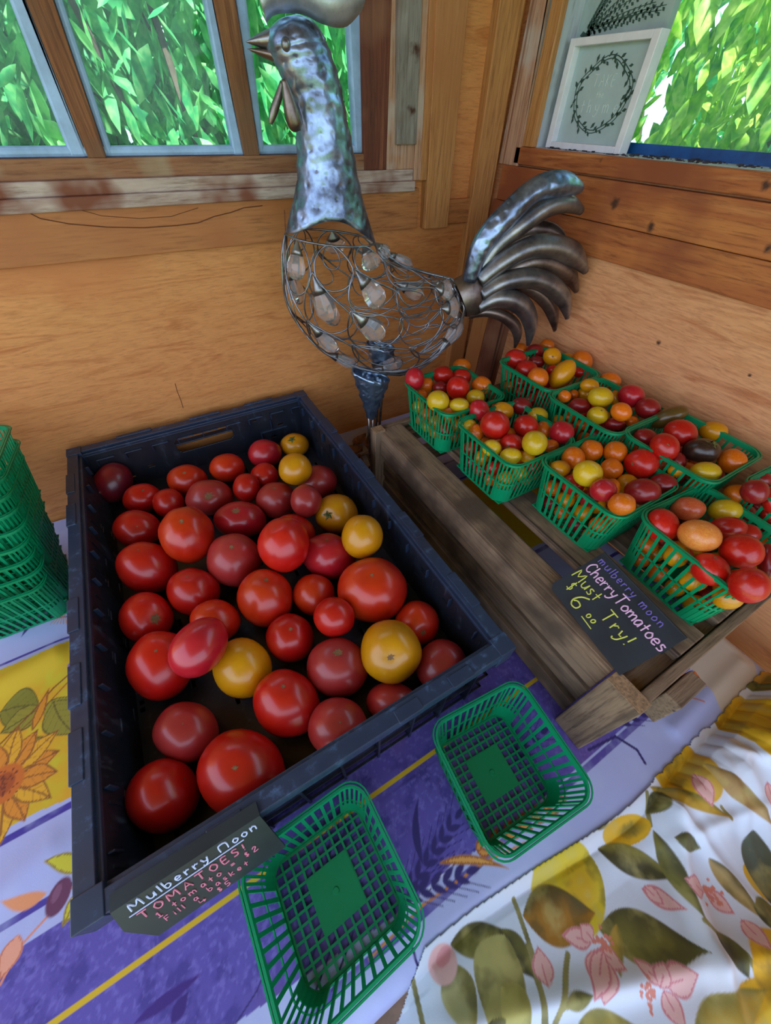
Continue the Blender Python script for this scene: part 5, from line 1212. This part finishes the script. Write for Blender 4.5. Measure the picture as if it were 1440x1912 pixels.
plate(mb,bk_,.0016)
keep(mb.obj('board', CHALK), s2)
def ln2(txt, a, b, size, ink, r, sp=1, seed=0, slant=0, extra=None):
    mb = MB(); write(txt, q(a,b,.0002), ux2, up2, size, r, mb, sp, seed, slant)
    if extra:
        for e_ in extra: mb.tube([q(*p_,.0005) for p_ in e_], r, 5)
    return keep(mb.obj('handwriting', ink), s2)
ln2('mulberry moon', .05, .82, .0100, INK['purple'], .0007, 1.22, 7)
ln2('CherryTomatoes', .04, .60, .0140, INK['blush'], .0009, .93, 8)
ln2('Must', .03, .38, .0140, INK['yel'], .0008, 1.1, 9); ln2('Try!', .50, .30, .0155, INK['yel'], .0009, 1.15, 10)
ln2('$', .10, .18, .0150, INK['yel'], .0008, 1, 11); ln2('6', .24, .09, .0210, INK['yel'], .0010, 1, 12)
ln2('00', .43, .15, .0110, INK['yel'], .0008, 1.1, 13, 0, [[(.42,.10),(.56,.09)]])

# ================================================================== FRAMED SIGN AND ARCHED PANEL IN THE RIGHT WINDOW
fr_ = thing('framed_sign', 'white box-framed sign with a dark green leaf wreath, on the right window sill', 'sign', (.73,.578,.5457))
Xf = .722
cs = [onx(*p_,Xf) for p_ in ((1066,67),(1235,57),(1152,287),(1018,277))]
y1_, y0_ = .657, .501; z0_, z1_ = .5458, .670; d_ = .020
def fbox(name, mat, y0,y1,z0,z1,x0=Xf,x1=Xf+d_, bev=.0008): return keep(slab(name, mat, x0,x1,y0,y1,z0,z1,None,bev), fr_)
t_ = .0115
fbox('frame_side', WHITEP, y0_,y0_+t_,z0_,z1_); fbox('frame_side', WHITEP, y1_-t_,y1_,z0_,z1_); fbox('frame_side', WHITEP, y0_+t_,y1_-t_,z0_,z0_+.0085); fbox('frame_side', WHITEP, y0_+t_,y1_-t_,z1_-.0085,z1_)
pan = fbox('panel', SIGNP, y0_+t_-.001,y1_-t_+.001,z0_+.008,z1_-.008,Xf+.0125,Xf+.0145,0)
cy_, cz_ = (y0_+y1_)/2-.001, (z0_+z1_)/2+.001; Xw = Xf+.0121
def W2(y, z): return np.array([Xw, y, z])
def flatleaf(mb, a, b, w_):
    a = np.array(a); b = np.array(b); d = b-a; n_ = np.array([-d[1],d[0]])*w_; m = a*.45+b*.55
    v = [W2(*a),W2(*(m+n_)),W2(*b),W2(*(m-n_))]; mb.add(v+[p+np.array([-.0004,0,0]) for p in v], [(3,2,1,0),(4,5,6,7),(0,1,5,4),(1,2,6,5),(2,3,7,6),(3,0,4,7)])
mb = MB(); g = random.Random(2)
for ring_,(ra,rb,sh) in enumerate(((.052,.040,.0),(.047,.0365,.35))):
    mb.tube([W2(cy_+(ra+.002*math.sin(5*a))*math.cos(a), cz_+(rb+.002*math.cos(4*a))*math.sin(a)) for a in np.linspace(0,2*math.pi,50)[:-1]], .0006, 5, True)
    for k_ in range(30):
        a = 2*math.pi*k_/30+sh; p_ = np.array([cy_+ra*math.cos(a), cz_+rb*math.sin(a)])
        out = 1 if (k_+ring_)%2 else -1; dr = np.array([math.cos(a),math.sin(a)])*out; tg = np.array([-math.sin(a),math.cos(a)])*(1 if a%6.28<3.14 else -1)
        flatleaf(mb, p_, p_+(dr*.8+tg*.7)*g.uniform(.0065,.0095), .24)
keep(mb.obj('leaf_wreath', INKG), fr_)
uyd = np.array([0,-1.,0])
mb = MB(); write('TAKE', W2(cy_+.021,cz_+.010), uyd, E3, .0125, .0004, mb, 1.15, 1); write('the', W2(cy_+.008,cz_-.002), uyd, E3, .007, .0003, mb, 1.2, 2); write('thyme', W2(cy_+.032,cz_-.0185), uyd, E3, .0150, .0004, mb, 1.6, 3)
keep(mb.obj('lettering', INKW), fr_)
ar = thing('arched_sign', 'pale arched wooden sign with dark herb sprigs, behind the framed sign in the right window', 'sign', (.755,.585,.5457))
Xa = .746; ya, yb_ = .683, .512; zt_ = .735; rad_ = .06
out = [(ya,.5458),(yb_,.5458),(yb_,zt_)]+[(yb_+rad_-rad_*math.cos(a),zt_+rad_*math.sin(a)) for a in np.linspace(.2,math.pi/2,7)]+[(ya-rad_+rad_*math.cos(a),zt_+rad_*math.sin(a)) for a in np.linspace(math.pi/2,.2,7)]+[(ya,zt_)]
mb = MB(); n_ = len(out); mb.add([(Xa,*p_) for p_ in out]+[(Xa+.012,*p_) for p_ in out], [tuple(range(n_))[::-1],tuple(range(n_,2*n_))]+[(i,(i+1)%n_,(i+1)%n_+n_,i+n_) for i in range(n_)])
keep(mb.obj('panel', plain('pale_sage_board', srgb(160,180,176), .65, var=.12, vscale=30)), ar)
Xw = Xa-.0003; mb = MB(); rt = onx(1095,62,Xa)[1:]
for tip in ((1190,-25),(1215,-20),(1160,-30),(1225,5),(1235,20),(1140,-20),(1245,10)):
    tp = onx(*tip,Xa)[1:]; pts = [rt+(tp-rt)*t+np.array([0,.004*math.sin(t*3)]) for t in np.linspace(0,1,9)]; mb.tube([W2(*p_) for p_ in pts], .0004, 5)
    for k_ in range(1,26):
        p_ = rt+(tp-rt)*k_/26; d = (tp-rt)/np.linalg.norm(tp-rt); nn_ = np.array([-d[1],d[0]])*(1 if k_%2 else -1); flatleaf(mb, p_, p_+d*.004+nn_*.0045, .3)
for k_ in range(5): flatleaf(mb, rt, rt+np.array([.012*math.cos(k_*.7+.4),-.010*math.sin(k_*.7+.2)]), .3)
keep(mb.obj('herb_sprigs', INKG), ar)

# ================================================================== SMALL DEBRIS
mb = MB(); g = random.Random(8)
for k_ in range(150):
    px_ = g.choice((1025,1160,1200,1230,1280,1320)) if k_<90 else g.uniform(1020,1440); y_ = onx(px_+g.uniform(-18,18), 285, .712)[1]; x_ = g.uniform(.706,.764); s_ = g.uniform(.0006,.0022)
    if not (yr-.001 > y_): continue
    if y0_-.002 < y_ < y1_+.002 and x_ > Xf-.003: x_ = g.uniform(.707,Xf-.004)
    mb.box(x_-s_,x_+s_,y_-s_*g.uniform(.4,1.6),y_+s_,.5455,.5455+s_*g.uniform(.5,1.2))
tag(mb.obj('dirt_crumbs', DIRT), 'dark dirt crumbs and dead insects scattered on the right window sill', 'debris', kind='stuff')
def dry(px, py, L_, a, cu):
    c = onz(px,py,.002); rows = []
    for i in range(9):
        t = i/8; w_ = L_*.28*math.sin(math.pi*(.08+.9*t)); rows.append([c+np.array([math.cos(a)*L_*(t-.5)-math.sin(a)*w_*s_, math.sin(a)*L_*(t-.5)+math.cos(a)*w_*s_, .003+cu*abs(s_)**2*.010+cu*.012*(t-.5)**2*4*.5]) for s_ in (-1,-.5,0,.5,1)])
    mb = MB(); mb.grid(np.array(rows)); o = mb.obj('dried_leaf', DRYLEAF, None, True); m_ = o.modifiers.new('sheet','SOLIDIFY'); m_.thickness = .0006; return o
for k_,(px_,py_,L_,a,cu,lb) in enumerate(((672,828,.05,.4,1,'curled brown dried leaf behind the rooster\'s foot, nearest the corner'),(655,848,.06,2.6,1.2,'dried brown leaf between the black crate\'s rim and the rooster\'s foot'),(690,838,.045,1.2,1.4,'small curled dry leaf right beside the rooster\'s legs'),(668,872,.055,.9,1,'dried brown leaf in front of the rooster\'s foot'))):
    tag(dry(px_,py_,L_,a,cu), lb, 'leaf', 'dried leaves by the rooster')
